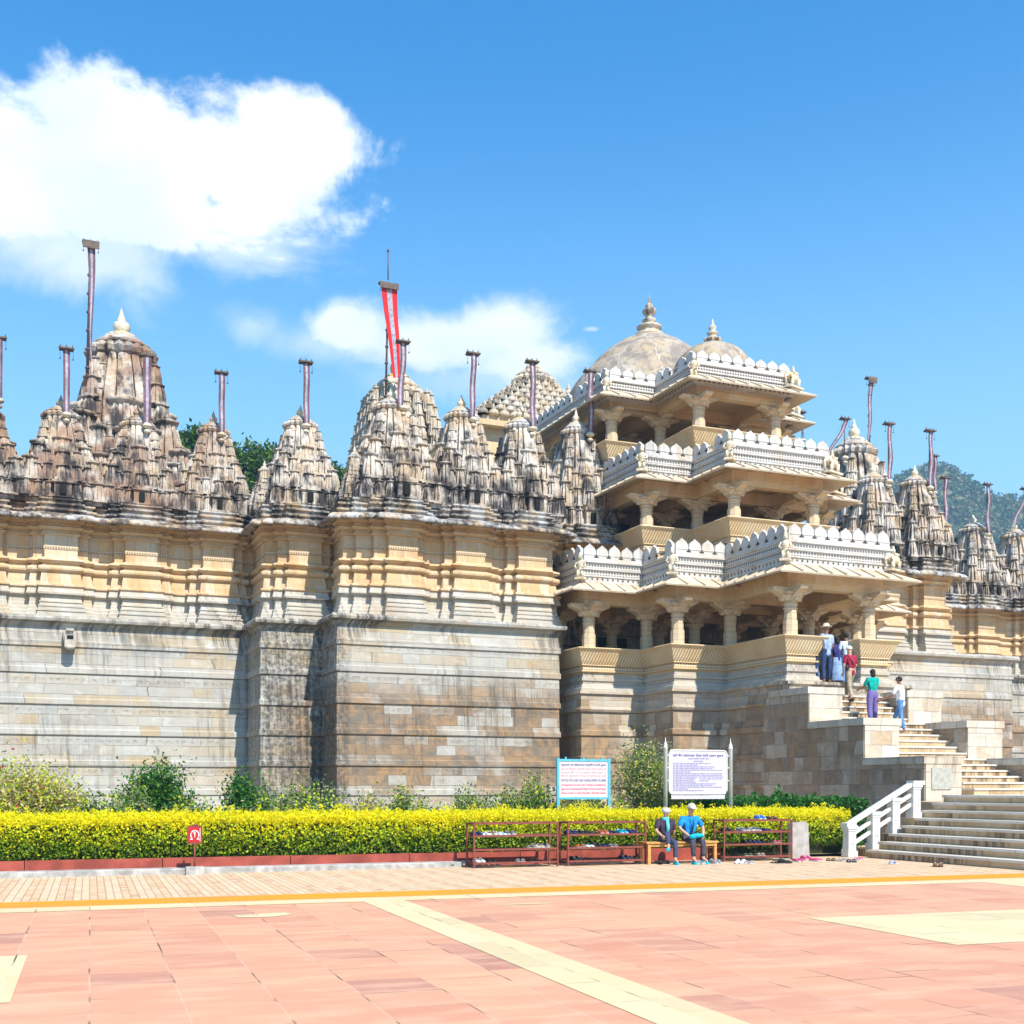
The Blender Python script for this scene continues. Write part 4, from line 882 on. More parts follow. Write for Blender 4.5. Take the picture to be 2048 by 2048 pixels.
# ------------------------------------------------------------------ plants
def leafmat(name, c1, c2, sc=6, trans=.35):
    m, g = newmat(name); P = g.n('ShaderNodeNewGeometry'); v = g.noise(P.outputs['Position'], sc, 3, .6)
    rr = P.outputs['Random Per Island']; c = g.mix(g.smooth(g.math('ADD', g.math('MULTIPLY', v, .6), g.math('MULTIPLY', rr, .4)), .3, .7), c1, c2)
    finish(g, c, .55, spec=.35)
    tr = g.n('ShaderNodeBsdfTranslucent', None, Color=c); ms = g.n('ShaderNodeMixShader', None, i0=trans, i1=g.bs.outputs[0], i2=tr.outputs[0]); g.t.links.new(ms.outputs[0], g.out.inputs[0]); return m
LM_Y = leafmat('yellow_new_leaves', (.92, .82, .008), (.84, .78, .01), 6, .5); LM_YG = leafmat('lime_leaves', (.56, .62, .015), (.36, .50, .015)); LM_G = leafmat('hedge_green_leaves', (.16, .30, .012), (.08, .18, .012))
LM_DG = leafmat('deep_green_leaves', (.05, .20, .025), (.025, .11, .015)); LM_GG = leafmat('grey_green_leaves', (.32, .36, .16), (.18, .24, .10)); LM_PK = leafmat('dry_cream_bracts', (.62, .54, .26), (.48, .38, .18)); LM_T = leafmat('tree_leaves', (.07, .15, .025), (.035, .09, .018), 1.0)
LM_R = leafmat('red_blossom', (.6, .05, .03), (.5, .04, .03)); mat_twig = plain('brown_twig', (.14, .09, .05), .9)
def np_obj(name, V, Fq, mats, idx, parent=None, loc=None, rz=0.0): return raw_mesh(name, V, Fq, mats, idx, False, parent, loc, rz)
rng = np.random.default_rng(3)
def vnoise(P, s, seed=0):
    ph = np.random.default_rng(seed).uniform(0, 6.28, (6, 3)); fr = np.random.default_rng(seed + 1).normal(size=(6, 3)); fr /= np.linalg.norm(fr, axis=1)[:, None]
    out = 0
    for i in range(6): out = out + np.sin((P @ fr[i]) * s * (1 + .37 * i) + ph[i, 0]) / (1 + .3 * i)
    return out / 3.2
hx0, hx1 = -13.0, kx(1672, 1.2)
hd = empty('hedge', K0, KA, 'long clipped hedge with bright yellow top growth above green sides, behind the red kerb', 'hedge')
def hedge(n, a0, a1, b0, b1, h0, h1, seed, mats, par, ysh=0.0, size=.06):
    rg = np.random.default_rng(seed); nf = int(n * .50); nt = n - nf
    Pf = np.stack([rg.uniform(a0, a1, nf), b0 + rg.uniform(0, .16, nf) ** 1.0, rg.uniform(h0, h1, nf)], 1); Pf[:, 1] += .10 * (Pf[:, 2] / h1 < .3) + .06 * vnoise(Pf, 6, 5) + .05 * vnoise(Pf, 15, 9)
    keep = vnoise(Pf, 22, 11) + .5 * vnoise(Pf, 45, 15) > -.38 + rg.normal(size=nf) * .1; Pf = Pf[keep]
    Pt = np.stack([rg.uniform(a0, a1, nt), rg.uniform(b0, b1, nt), np.full(nt, h1)], 1)
    Pt[:, 2] += rg.uniform(-.14, .05, nt) + .035 * vnoise(Pt, 3, 21) + .05 * np.maximum(0, vnoise(Pt, 9, 23))
    Pt[:, 1] += .04 * vnoise(Pt, 8, 27)
    # sprigs that stick up
    sp = []
    for _ in range(int((a1 - a0) * 7)):
        a = rg.uniform(a0, a1); b = rg.uniform(b0, b1); hh = rg.uniform(.05, .22) * (1.8 if rg.random() < .08 else 1); m = int(hh * 130)
        q = np.stack([a + rg.normal(0, .03, m), b + rg.normal(0, .03, m), h1 + rg.uniform(0, hh, m)], 1); sp.append(q)
    Ps = np.concatenate(sp); P = np.concatenate([Pf, Pt, Ps])
    P = P[(P[:, 0] > a0) & (P[:, 0] < a1)]
    V, Fq = leaves(P, size, rg, 1.7, .3)
    zz = P[:, 2] + rg.normal(0, .07, len(P)) + .10 * vnoise(P, 5, 31) + ysh
    idx = np.where(zz > h1 - .17, 0, np.where(zz > h1 - .42, 1, 2)); r_ = rg.random(len(P)); idx = np.where((idx == 2) & (r_ < .30), 1, idx); idx = np.where((idx == 1) & (r_ > .72), 0, idx)
    return np_obj('leaves', V, Fq, mats, idx, par)
mat_core = plain('hedge_dark_core', (.03, .035, .012), 1.0)  # plain near black fill for the inside of the hedges
hedge(150000, hx0, hx1, .62, 2.3, .24, 1.04, 1, [LM_Y, LM_YG, LM_G], hd)
mb = MB(); mb.box(hx0 + .1, hx1 - .1, .84, 2.1, .05, .88); mb.build('dark_core', mat_core, hd)
# the end of the hedge by the railing
# low green hedge behind
h2 = empty('hedge', K0, KA, 'low dark green hedge behind the yellow one, below the wall on the right', 'hedge'); h2.name = 'green_hedge'
hedge(26000, kx(1385, 4), kx(1700, 4), 3.2, 5.6, .1, 1.25, 8, [LM_DG, LM_DG, LM_DG], h2, size=.10)
mb = MB(); mb.box(kx(1390, 4), kx(1695, 4), 3.5, 5.4, .05, 1.1); mb.build('dark_core', mat_core, h2)

def shrub(name, label, x, b, rx, rz, n, mats, w, size, group=None, seed=0, stems=5, clump=.35):
    a = kx(x, b); rg = np.random.default_rng(seed + 100); o = empty(name, kp(a, b), KA, label, 'shrub', group)
    K = 26; C = rg.normal(size=(K, 3)); C /= np.linalg.norm(C, axis=1)[:, None]; C *= rg.uniform(.35, .95, K)[:, None]; C = C * [rx, rx * .8, rz * .5] + [0, 0, rz * .55]
    C[:, 2] = np.maximum(C[:, 2], .12); k = rg.integers(0, K, n); P = C[k] + rg.normal(size=(n, 3)) * [rx * clump * .55, rx * clump * .5, rz * clump * .33]
    P = P[P[:, 2] > .02]; V, Fq = leaves(P, size, rg, 2.0, .3); idx = rg.choice(len(mats), len(P), p=w); np_obj('foliage', V, Fq, mats, idx, o)
    mb = MB()
    for i in range(stems):
        q = C[rg.integers(0, K)]; mb.tube([(rg.normal() * .05, rg.normal() * .05, -.05), (q[0] * .4, q[1] * .4, q[2] * .5), tuple(q)], [.022, .014, .006], 5)
    mb.build('stem', mat_twig, o); return o
shrub('flowering_bush', 'big flowering bush with dry cream bracts at the far left end of the hedge', 40, 3.4, 1.05, 1.75, 22000, [LM_PK, LM_GG, LM_YG, LM_R], [.5, .1, .385, .015], .085, seed=1, clump=.5)
shrub('flowering_bush', 'smaller tuft of cream and green leaves right of the big flowering bush', 112, 3.2, .5, 1.3, 3000, [LM_PK, LM_GG, LM_YG], [.4, .4, .2], .08, seed=31, clump=.5)
shrub('round_shrub', 'round deep green shrub against the pale left wall, the tallest of the dark shrubs', 318, 6.0, .8, 1.95, 12000, [LM_DG, LM_G], [.75, .25], .10, seed=2, clump=.5)
shrub('round_shrub', 'small dark green shrub in front of the stained recess, right of the tall round one', 488, 7.0, .6, 1.55, 8000, [LM_DG, LM_G], [.8, .2], .10, seed=3, clump=.5)
lst = [(205, 'left of the round deep green shrub'), (265, 'at the left foot of the round shrub'), (375, 'at the right foot of the round shrub'), (440, 'between the two dark green shrubs'), (540, 'right of the small dark shrub'), (600, 'under the stained recess of the wall'), (655, 'at the corner of the browner wall'), (735, 'thin and dry with yellowish twigs'), (800, 'left of the taller rosebush by the brown wall'), (860, 'with upright stems under the brown stones'),
       (935, 'fuller and lighter, left of the shoe racks'), (1000, 'behind the left shoe rack'), (1065, 'tall, just left of the blue framed board'), (1125, 'under the left half of the blue framed board'), (1185, 'under the right half of the blue framed board'), (1225, 'right of the blue framed board')]
for i, (x, l) in enumerate(lst):
    tall = 1.75 if x in (1065,) else random.Random(x).uniform(1.15, 1.5)
    shrub('rose_bush', 'loose grey green rosebush ' + l, x, 3.6 + (i % 3) * .7, .62, tall, 4600, [LM_GG, LM_YG, LM_DG, LM_PK], [.45, .22, .28, .05] if x != 735 else [.2, .1, .05, .65], .085, 'rosebushes behind the hedge', seed=i + 40, clump=.38)
shrub('variegated_bush', 'large cream and green variegated bush between the two notice boards', 1300, 4.2, .95, 2.35, 15000, [LM_GG, LM_PK, LM_YG, LM_DG], [.45, .2, .15, .2], .075, seed=77, clump=.5)

# trees behind the temple
def tree(x, D, ztop, rad, n, label, seed):
    rg = np.random.default_rng(seed); X = (x - 1024) / 2430 * D; o = empty('tree', (X, D, 0), 0, label, 'tree', 'trees behind the temple')
    K = 46; C = rg.normal(size=(K, 3)); C /= np.linalg.norm(C, axis=1)[:, None]; C *= rg.uniform(.4, 1, K)[:, None]; C = C * [rad, rad, rad * .8] + [0, 0, ztop - rad * .85]
    k = rg.integers(0, K, n); P = C[k] + rg.normal(size=(n, 3)) * rad * .13; V, Fq = leaves(P, .34, rg, 1.9, .4); np_obj('crown', V, Fq, [LM_T, LM_G], (rg.random(len(P)) < .3).astype(int), o)
    mb = MB(); mb.tube([(0, 0, 0), (.2, 0, ztop * .3), (-.1, .1, ztop * .55), (.1, 0, ztop * .8)], [.6, .45, .35, .12], 9)
    for i in range(9): q = C[i]; mb.tube([(0, 0, ztop * (.35 + .03 * i)), (q[0] * .5, q[1] * .5, (ztop * .5 + q[2]) / 2), tuple(q)], [.22, .14, .05], 6)
    mb.build('trunk', mat_twig, o)
tree(385, 86, 27.0, 2.3, 14000, 'green treetop showing just right of the tallest left tower', 1)
tree(497, 84, 25.4, 3.0, 22000, 'bushy green treetop between two small spires left of centre', 2)
tree(680, 90, 25.0, 2.2, 15000, 'small green treetop left of the central white tower', 3)

# hazy wooded hill on the right
RG = np.random.default_rng(12)
def ridge_z(px):
    xs = [1500, 1640, 1700, 1760, 1790, 1815, 1840, 1862, 1890, 1925, 1960, 2000, 2048, 2120, 2300, 2700]; ys = [1120, 1010, 965, 935, 925, 921, 927, 938, 957, 966, 976, 1003, 1024, 1060, 1130, 1300]
    return np.interp(px, xs, ys)
nx, ny = 150, 60; pxs = np.linspace(1500, 2700, nx); Vh = np.zeros((ny, nx, 3))
for j in range(ny):
    D = 380 + 260 * j / (ny - 1) if j < ny - 12 else 640 + 25 * (j - ny + 12); k = min(1, j / (ny - 13))
    X = (pxs - 1024) / 2430 * 640 * (.82 + .18 * k); zt = 1.6 + (1560 - ridge_z(pxs)) * 640 / 2430 - 13
    zz = zt * (k ** 1.15) * 1.0 - (0 if j < ny - 12 else (j - ny + 12) * 9)
    Vh[j, :, 0] = X; Vh[j, :, 1] = D; Vh[j, :, 2] = zz
Pf = Vh.reshape(-1, 3); gul = vnoise(Pf * [1, .6, .3], .045, 50) * 4 * np.clip(Pf[:, 2] / 60, 0, 1); kk = np.clip((640 - Pf[:, 1]) / 60, 0, 1); Pf[:, 2] += gul * kk
ii = np.arange((ny - 1) * nx).reshape(ny - 1, nx)[:, :-1].ravel(); Fh = np.stack([ii, ii + 1, ii + nx + 1, ii + nx], 1)
mat_hill = plain('hill_scrub_ground', (.12, .12, .055), .95, .4, .03)
ho = raw_mesh('hill', Pf, Fh, [mat_hill], None, True); tag(ho, kind='structure')
nt = 15000; fi = RG.integers(0, len(Fh), nt); ta, tb = RG.random((2, nt, 1)); A = Pf[Fh[fi, 0]]; B = Pf[Fh[fi, 1]]; C_ = Pf[Fh[fi, 3]]; Pc = A + (B - A) * ta + (C_ - A) * tb
rr = RG.uniform(1.1, 2.6, nt); per = 20; ph = RG.normal(size=(nt, per, 3)); ph /= np.linalg.norm(ph, axis=2)[:, :, None]; ph[:, :, 2] = np.abs(ph[:, :, 2]) * .9
Pl = (Pc[:, None, :] + ph * rr[:, None, None] * RG.uniform(.6, 1, (nt, per, 1)) + [0, 0, 1.0]).reshape(-1, 3); V, Fq = leaves(Pl, 1.5, RG, 1.3, .3)
LM_H1 = leafmat('hill_green', (.09, .14, .03), (.05, .09, .025), .05, .1); LM_H2 = leafmat('hill_dry_bush', (.26, .19, .09), (.18, .16, .06), .05, .1)
tag(np_obj('hill_forest', V, Fq, [LM_H1, LM_H2], np.repeat((RG.random(nt) < .3), per).astype(int)), 'wooded scrub covering the hazy hill on the right', 'forest', kind='stuff')
# pale air between here and the hill
mhz = bpy.data.materials.new('haze'); mhz.use_nodes = True; th = mhz.node_tree; th.nodes.clear(); oh = th.nodes.new('ShaderNodeOutputMaterial'); vh = th.nodes.new('ShaderNodeVolumePrincipled')
vh.inputs['Density'].default_value = .0007; vh.inputs['Color'].default_value = (.45, .78, 1.0, 1); vh.inputs['Anisotropy'].default_value = .2; th.links.new(vh.outputs[0], oh.inputs['Volume'])
mb = MB(); mb.box(-2510, 2510, -610, 3510, -1.5, 230); tag(mb.build('haze', mhz), kind='stuff')

# ------------------------------------------------------------------ banner poles on the spires
mat_pole = plain('dark_metal_pole', (.10, .07, .07), .5, .2, 10, spec=.5); mat_plank = plain('weathered_plank', (.13, .10, .08), .85, .3, 6)
mat_maroon = plain('maroon_cloth', (.15, .085, .11), .9, .35, 5); mat_whitec = plain('white_cloth', (.34, .33, .40), .9, .3, 7); mat_redc = plain('red_cloth', (.62, .02, .02), .85, .1, 6); mat_bell = plain('small_brass_bell', (.1, .08, .05), .4, metal=.7)
def banner(label, x, ytop, ybot, c, cw=.23, sway=0.0, hood=.46, tall=False, side=0.0, red=False, ypole=None, sw2=0.0):
    U = atc(x, c); zt = zat(x, ytop, c); zb = zat(x, ybot, c); zp = zat(x, ypole, c) if ypole else zb - .1; h = zt - zb
    o = empty('banner_pole', local(U, c, zp), TH, label, 'banner pole', 'banner poles on the spires')
    zt -= zp; zb -= zp; mb = MB(); lean = sway if not tall else side
    mb.tube([(0, .04, 0), (lean * (0 if not tall else 1), .04, zt)], [.028 if not tall else .06, .022 if not tall else .045], 8)
    if tall:
        for k in range(7): q = k / 7; mb.lathe([(.09, -.04), (.09, .04)], 8, (lean * q, .04, zt * q + .2))
    mb.build('pole', mat_pole, o)
    tx = lean if tall else 0; mb = MB(); hw = hood / 2; mb.box(tx - hw, tx + hw, -.16, .16, zt - .03, zt + .02); mb.box(tx - hw - .02, tx + hw + .02, -.05, .05, zt + .02, zt + .05)
    for s in (-1, 0, 1): mb.lathe([(.03, 0), (.02, .06), (.003, .12)], 6, (tx + s * hw * .85, 0, zt + .05))
    if tall: mb.box(tx - hw, tx + hw, -.22, -.18, zt - .28, zt + .02)
    mb.build('hood', mat_plank, o)
    mb = MB(); N = 14
    def strip(a, b, m, oy=0.0):
        L = []; 
        for k in range(N + 1):
            q = k / N; xx = tx + (sw2 - tx) * q + sway * (math.sin(q * PI * .5) ** 2); yy = -.07 + .045 * math.sin(q * 9 + x) + oy; nar = 1 - .12 * q if not tall else 1 - .55 * q
            tw = math.cos(q * 1.0 * (1 if abs(sway) > .3 else .25))
            L.append([(xx + a * cw * nar * tw, yy - .004 + a * .05 * math.sin(q * 7), zt - .04 - h * q), (xx + b * cw * nar * tw, yy - .004 + b * .05 * math.sin(q * 7), zt - .04 - h * q), (xx + b * cw * nar * tw, yy + .004, zt - .04 - h * q), (xx + a * cw * nar * tw, yy + .004, zt - .04 - h * q)])
        mb.loft(L, m)
    strip(-.5, -.17, 0); strip(-.168, .168, 1); strip(.17, .5, 0)
    mb.build('banner', [mat_redc if red else mat_maroon, mat_whitec], o)
    for s in (-1, 1):
        m2 = MB(); m2.tube([(tx + s * hw * .9, -.02, zt - .02), (tx + s * hw * .9 + .01, -.02, zt - .3)], .006, 4); m2.lathe([(.01, .06), (.025, .02), (.03, 0)], 6, (tx + s * hw * .9, -.02, zt - .36)); m2.build('bell', mat_bell, o)
    if not tall:
        mb = MB(); mb.lathe([(.05, .0), (.15, .05), (.17, .11), (.1, .17), (.04, .2)], 12, (0, 0, -.02)); mb.lathe([(.03, .0), (.1, .05), (.11, .1), (.03, .16)], 10, (0, 0, -.2)); mb.build('stone_ring', mat_finial, o)
    return o
C1 = 43.6
banner('maroon and white banner pole at the far left edge, cut by the frame', -2, 676, 800, C1)
banner('maroon and white banner pole on the reddish spire left of the big tower', 133, 698, 828, C1)
banner('pale whitish banner hanging in front of the big left tower', 294, 712, 850, C1, cw=.28)
banner('maroon and white banner on the spire just right of the big left tower', 443, 746, 868, C1)
banner('maroon and white banner on the spire above the stained recess', 612, 725, 850, 41.5)
banner('wavy pale banner in front of the central white tower', 806, 684, 815, 39.6, sway=-.12)
banner('narrow banner on the spire right of the central tower', 946, 708, 838, 39.6, cw=.22, sway=-.06)
banner('maroon and white banner in front of the bell roofed hall', 1064, 724, 856, 39.6)
banner('banner beside the porch roof, over the spire next to the porch', 1180, 743, 868, 40.9, cw=.24)
banner('very tall banner pole with long twisted cloth beside the big left tower', 175, 485, 720, 50.5, cw=.30, tall=True, hood=.62, side=.12, sw2=.5, ypole=745, sway=-.35)
banner('tall grey pole with bright red and white banner behind the central white tower', 772, 568, 752, 58.0, cw=.85, tall=True, hood=.95, side=.12, sw2=.55, red=True, ypole=800)
ob = bpy.context.scene.objects['banner_pole.%03d' % 10]; m_ = MB(); m_.tube([(.12, .04, 6.0), (.12, .04, 7.4)], .03, 6); m_.ell((.12, .04, 7.45), .07, .07, .07, 8, 6); m_.build('lightning_rod', mat_pole, ob)
banner('curling banner leaning left beside the dark tower right of the porch', 1690, 838, 915, 45.0, sway=-.9, cw=.24)
banner('tall twisted banner pole behind the dark tower right of the porch', 1739, 757, 880, 50.5, cw=.30, tall=True, hood=.55, side=0.05, sw2=-.1, ypole=900)
banner('maroon banner on the spire right of the dark tower', 1778, 848, 962, 41.2, cw=.22)
banner('maroon banner on the second spire right of the dark tower', 1860, 862, 975, 40.7, cw=.22)
banner('partly hidden banner just right of the second spire', 1869, 912, 985, 52.0, cw=.22)
banner('banner low between the second spire and the hill', 1890, 956, 1055, 44.5, cw=.24)
banner('banner in front of the wooded hill, over a far right spire', 1975, 969, 1068, 47.6, cw=.24)
banner('slanting banner cut by the right edge of the frame', 2050, 978, 1060, 47.6, cw=.24, sway=-.8)
banner('thin banner pole rising behind the porch top elephants', 1605, 825, 880, 50.0, cw=.06, hood=.3)
# ------------------------------------------------------------------ railing by the stairs
mat_wp = plain('white_painted_stone', (.64, .64, .62), .55, .08, 5, bump=.1); mat_groove = plain('brown_scratch_lines', (.25, .18, .12), .9)
rl = empty('stair_railing', (0, 0, 0), TH, 'white stone railing with four posts sloping up the left edge of the lower stairs', 'railing')
posts = []
for (x, yb) in ((1699, 1717), (1747, 1703), (1787, 1668), (1828, 1637)):
    U = atc(x, 22.85); z = max(0.0, zat(x, yb, 22.85)); posts.append((U, 22.85, z))
zt = [.74, 1.06, 1.38, 1.70]
posts = [(p[0], p[1], z_) for p, z_ in zip(posts, (0, .17, .52, .88))]
for (U, c, z), zz in zip(posts, zt):
    mb = MB(); s = .105
    mb.box(U - s * 1.25, U + s * 1.25, c - s * 1.25, c + s * 1.25, z - .0, z + .14); mb.box(U - s, U + s, c - s, c + s, z + .14, zz - .14)
    mb.box(U - s * 1.15, U + s * 1.15, c - s * 1.15, c + s * 1.15, zz - .14, zz - .09); mb.box(U - s * 1.35, U + s * 1.35, c - s * 1.35, c + s * 1.35, zz - .09, zz - .02)
    for dx in (-.04, .04):
        mb.box(U + dx - .005, U + dx + .005, c - s - .002, c - s + .01, z + .22, zz - .2, 1)
    mb.box(U - .04, U + .04, c - s - .003, c - s + .01, z + .3, z + .31, 1)
    mb.build('post', [mat_wp, mat_groove], rl)
a, b = posts[0], posts[-1]
mb = MB(); za, zb = zt[0], zt[-1]; mb.bar((a[0] - .05, a[1], za), (b[0] - .05, b[1], zb + .0), .19, .075); mb.box(b[0] - .12, b[0] + .22, b[1] - .13, b[1] + .13, zb - .03, zb + .06); mb.box(a[0] - .16, a[0] + .1, a[1] - .13, a[1] + .13, za - .05, za + .04); mb.build('handrail', mat_wp, rl)
for dz in (.24, .47):
    mb = MB(); mb.bar((a[0] + .08, a[1], za - dz + .02), (b[0] - .08, b[1], zb - dz - .02), .07, .075); mb.build('rail', mat_wp, rl)
# plinths of the railing posts on the step ends
mb = MB()
for (U, c, z) in posts[1:]: mb.box(U - .25, U + .6, 22.55, 23.2, -.1, z)
mb.build('step_end_block', mat_tread, rl)

# ------------------------------------------------------------------ sign post with the parking style symbol
mat_iron = plain('red_oxide_iron', (.20, .055, .04), .6, .2, 8); mat_signred = plain('sign_red', (.42, .015, .02), .5, .1, 5); mat_signw = plain('sign_white', (.80, .80, .80), .5, .03, 5)
a = kx(388, -.12); sg = empty('sign_post', kp(a, -.22), KA, 'small square red sign with white arrow in a ring, on a thin post', 'sign'); sg.scale = (.82, .82, .92)
mb = MB(); mb.loft([[(-.2 * q, -.12 * q, z), (.2 * q, -.12 * q, z), (.2 * q, .12 * q, z), (-.2 * q, .12 * q, z)] for z, q in ((-.02, 1.0), (.13, 1.0), (.16, .93))]); mb.build('concrete_foot', mat_conc, sg)
mb = MB(); mb.tube([(0, 0, .08), (0, 0, .66)], .018, 8); mb.build('post', mat_iron, sg)
mb = MB(); mb.box(-.155, .155, -.012, .012, .62, .97); mb.box(-.165, .165, -.02, -.012, .61, .64); mb.box(-.165, .165, -.02, -.012, .95, .98); mb.box(-.165, -.14, -.02, -.012, .64, .95); mb.box(.135, .165, -.02, -.012, .64, .95); mb.tube([(0, 0, .97), (0, 0, 1.03)], .02, 6)
pn = mb.build('panel', mat_iron, sg)
mb = MB(); mb.box(-.135, .13, -.016, -.0125, .645, .945); mb.build('red_face', mat_signred, pn)
mb = MB(); arc = [(.088 * math.cos(t), -.019, .79 + .088 * math.sin(t)) for t in [R(-50) + R(280) * k / 20 for k in range(21)]]; mb.tube(arc, .012, 6)
mb.box(-.10, -.045, -.022, -.016, .70, .718); mb.box(.045, .10, -.022, -.016, .70, .718); mb.box(.112, .122, -.02, -.016, .66, .93)
mb.tube([(.0, -.019, .735), (.002, -.019, .85)], .011, 6); mb.tube([(0, -.019, .852), (-.03, -.019, .815)], .009, 6); mb.build('arrow_symbol', mat_signw, pn)

# ------------------------------------------------------------------ lettering helper
def lettering(name, lines, mat, parent, w):
    """lines: (text, x_left, z, size, squeeze_to_width, mat)"""
    for (txt, x, z, size, fit, m, al) in lines:
        cu = bpy.data.curves.new(name, 'FONT'); cu.body = txt; cu.size = size; cu.extrude = .001; cu.align_x = al; cu.offset = size * .012; cu.resolution_u = 2
        to = bpy.data.objects.new('tmp', cu); COL.objects.link(to); bpy.context.view_layer.update(); dg = bpy.context.evaluated_depsgraph_get()
        me = bpy.data.meshes.new_from_object(to.evaluated_get(dg)); bpy.data.objects.remove(to); me.materials.clear(); me.materials.append(m)
        n = len(me.vertices)
        if not n: continue
        co = np.empty(n * 3, np.float32); me.vertices.foreach_get('co', co); co = co.reshape(-1, 3); wd = co[:, 0].max() - co[:, 0].min(); k = fit / wd if fit else 1
        c0 = co[:, 0].min() if al == 'LEFT' else 0; V = np.stack([x + (co[:, 0] - c0) * k, co[:, 2] * -1, z + co[:, 1]], 1); me.vertices.foreach_set('co', V.astype(np.float32).ravel()); me.update()
        o = bpy.data.objects.new(name, me); COL.objects.link(o); o.parent = parent
mat_blueframe = plain('sky_blue_painted_steel', (.10, .42, .55), .5, .1, 6); mat_board = plain('pink_white_board', (.64, .56, .60), .6, .04, 3)
mat_ink = plain('navy_lettering', (.05, .06, .22), .7); mat_rink = plain('red_lettering', (.72, .04, .07), .7); mat_pink = plain('faded_red_lettering', (.74, .30, .34), .7)
bb = 3.0; a0, a1 = kx(1116, bb), kx(1218, bb); W = a1 - a0; nb = empty('notice_board', kp((a0 + a1) / 2, bb), KA, 'blue framed white notice board with red and navy writing for handicapped pilgrims', 'notice board')
Dm = kp((a0 + a1) / 2, bb).y; zz = lambda y: 1.6 + (1575 - y) * Dm / 2430
zt_, zb_ = zz(1520), zz(1596)
mb = MB()
for s in (-1, 1): mb.box(s * W / 2 - .03, s * W / 2 + .03, -.02, .04, 0, zt_ + .04)
mb.build('post', mat_blueframe, nb).name = 'frame_posts'
mb = MB(); mb.box(-W / 2 + .03, W / 2 - .03, -.012, .03, zb_ - .03, zb_ + .02); mb.build('frame', mat_blueframe, nb)
mb = MB(); mb.box(-W / 2 + .03, W / 2 - .03, -.012, .03, zt_ - .035, zt_ + .02)
for q in (-.7, 0, .75): mb.box(q * W / 2 - .02, q * W / 2 + .02, -.01, .02, zt_ + .02, zt_ + .07)
mb.build('frame', mat_blueframe, nb)
mb = MB(); mb.box(-W / 2 + .03, W / 2 - .03, 0, .015, zb_ + .02, zt_ - .035); bd = mb.build('panel', mat_board, nb)
H = zt_ - zb_; hw = W - .16; L = -hw / 2
lettering('lettering', [('वृद्धजनों एवं विकलांगजन यात्रियों के लिये सूचना', L, zt_ - H * .16, H * .075, hw, mat_ink, 'LEFT'),
  ('वृद्ध एवं विकलांग यात्रियों के लिए मंदिर में प्रवेश की', L, zt_ - H * .26, H * .06, hw, mat_pink, 'LEFT'), ('व्यवस्था छोटे गेट से उपलब्ध है कृपया ड्यूटी पर', L, zt_ - H * .35, H * .06, hw, mat_pink, 'LEFT'), ('तैनात सुरक्षा गार्ड से सम्पर्क करें', L, zt_ - H * .44, H * .06, hw, mat_pink, 'LEFT'),
  ('NOTICE FOR AGED AND HANDICAPPED PILGRIMS', L, zt_ - H * .565, H * .085, hw, mat_ink, 'LEFT'), ('Arrangement of entry into Temple is available for', L, zt_ - H * .68, H * .08, hw, mat_rink, 'LEFT'),
  ('aged and handicapped Pilgrims from small gate.', L, zt_ - H * .785, H * .08, hw, mat_rink, 'LEFT'), ('Please contact to duty Shoolder / Security Guard.', L, zt_ - H * .89, H * .08, hw, mat_rink, 'LEFT')], None, bd, W)
for o in [o for o in bd.children]: o.location.y = -.002
# white rules board
mat_wboard = plain('lilac_white_board', (.56, .52, .62), .6, .03, 3); mat_bink = plain('faded_blue_lettering', (.25, .26, .50), .8)
bb = 2.7; a0, a1 = kx(1331, bb), kx(1461, bb); W = a1 - a0; rb = empty('rules_board', kp((a0 + a1) / 2, bb), KA, 'white rounded board of small blue writing between two white posts with pointed tips', 'notice board')
Dm = kp((a0 + a1) / 2, bb).y
for s in (-1, 1):
    mb = MB(); zp = zz(1497); mb.lathe([(.052, 0), (.052, zp - .0), (.06, zp + .01), (.06, zp + .03), (.035, zp + .04), (.05, zp + .08), (.03, zp + .12), (.012, zp + .16), (.004, zp + .26)], 10, (s * W / 2, 0, 0)); mb.build('post', mat_wp, rb)
zt_, zb_ = zz(1501), zz(1588); zbot = zz(1598)
def rr_pts(hw, z0, z1, r, y):
    P_ = []
    for (cx, cz, a0_) in ((hw - r, z0 + r, -PI / 2), (hw - r, z1 - r, 0), (-hw + r, z1 - r, PI / 2), (-hw + r, z0 + r, PI)):
        for k in range(5): t_ = a0_ + PI / 2 * k / 4; P_.append((cx + r * math.cos(t_), y, cz + r * math.sin(t_)))
    return P_
hwid = W / 2 - .1
mb = MB(); mb.loft([rr_pts(hwid, zb_, zt_, .1, .02), rr_pts(hwid, zb_, zt_, .1, 0)]); mb.box(-hwid + .06, hwid - .06, .002, .018, zbot, zb_ + .05); pn = mb.build('panel', mat_wboard, rb)
mb = MB(); rp = rr_pts(hwid, zb_, zt_, .1, .005); mb.tube(rp + rp[:1], .02, 6); mb.build('frame', mat_wp, rb)
mb = MB()
for s in (-1, 1):
    for q in (.12, .4, .7): mb.tube([(s * W / 2, 0, zb_ + (zt_ - zb_) * (1 - q)), (s * hwid, 0, zb_ + (zt_ - zb_) * (1 - q))], .018, 6)
mb.build('bracket', mat_wp, rb)
H = zt_ - zb_; ls = []; Lx = -hwid + .1; full = 2 * hwid - .2; rnd = random.Random(4)
base_txt = 'जैन मंदिर में प्रवेश करने वाले दर्शनार्थी कृपया नियमों का पालन करें शांति बनाए रखें '
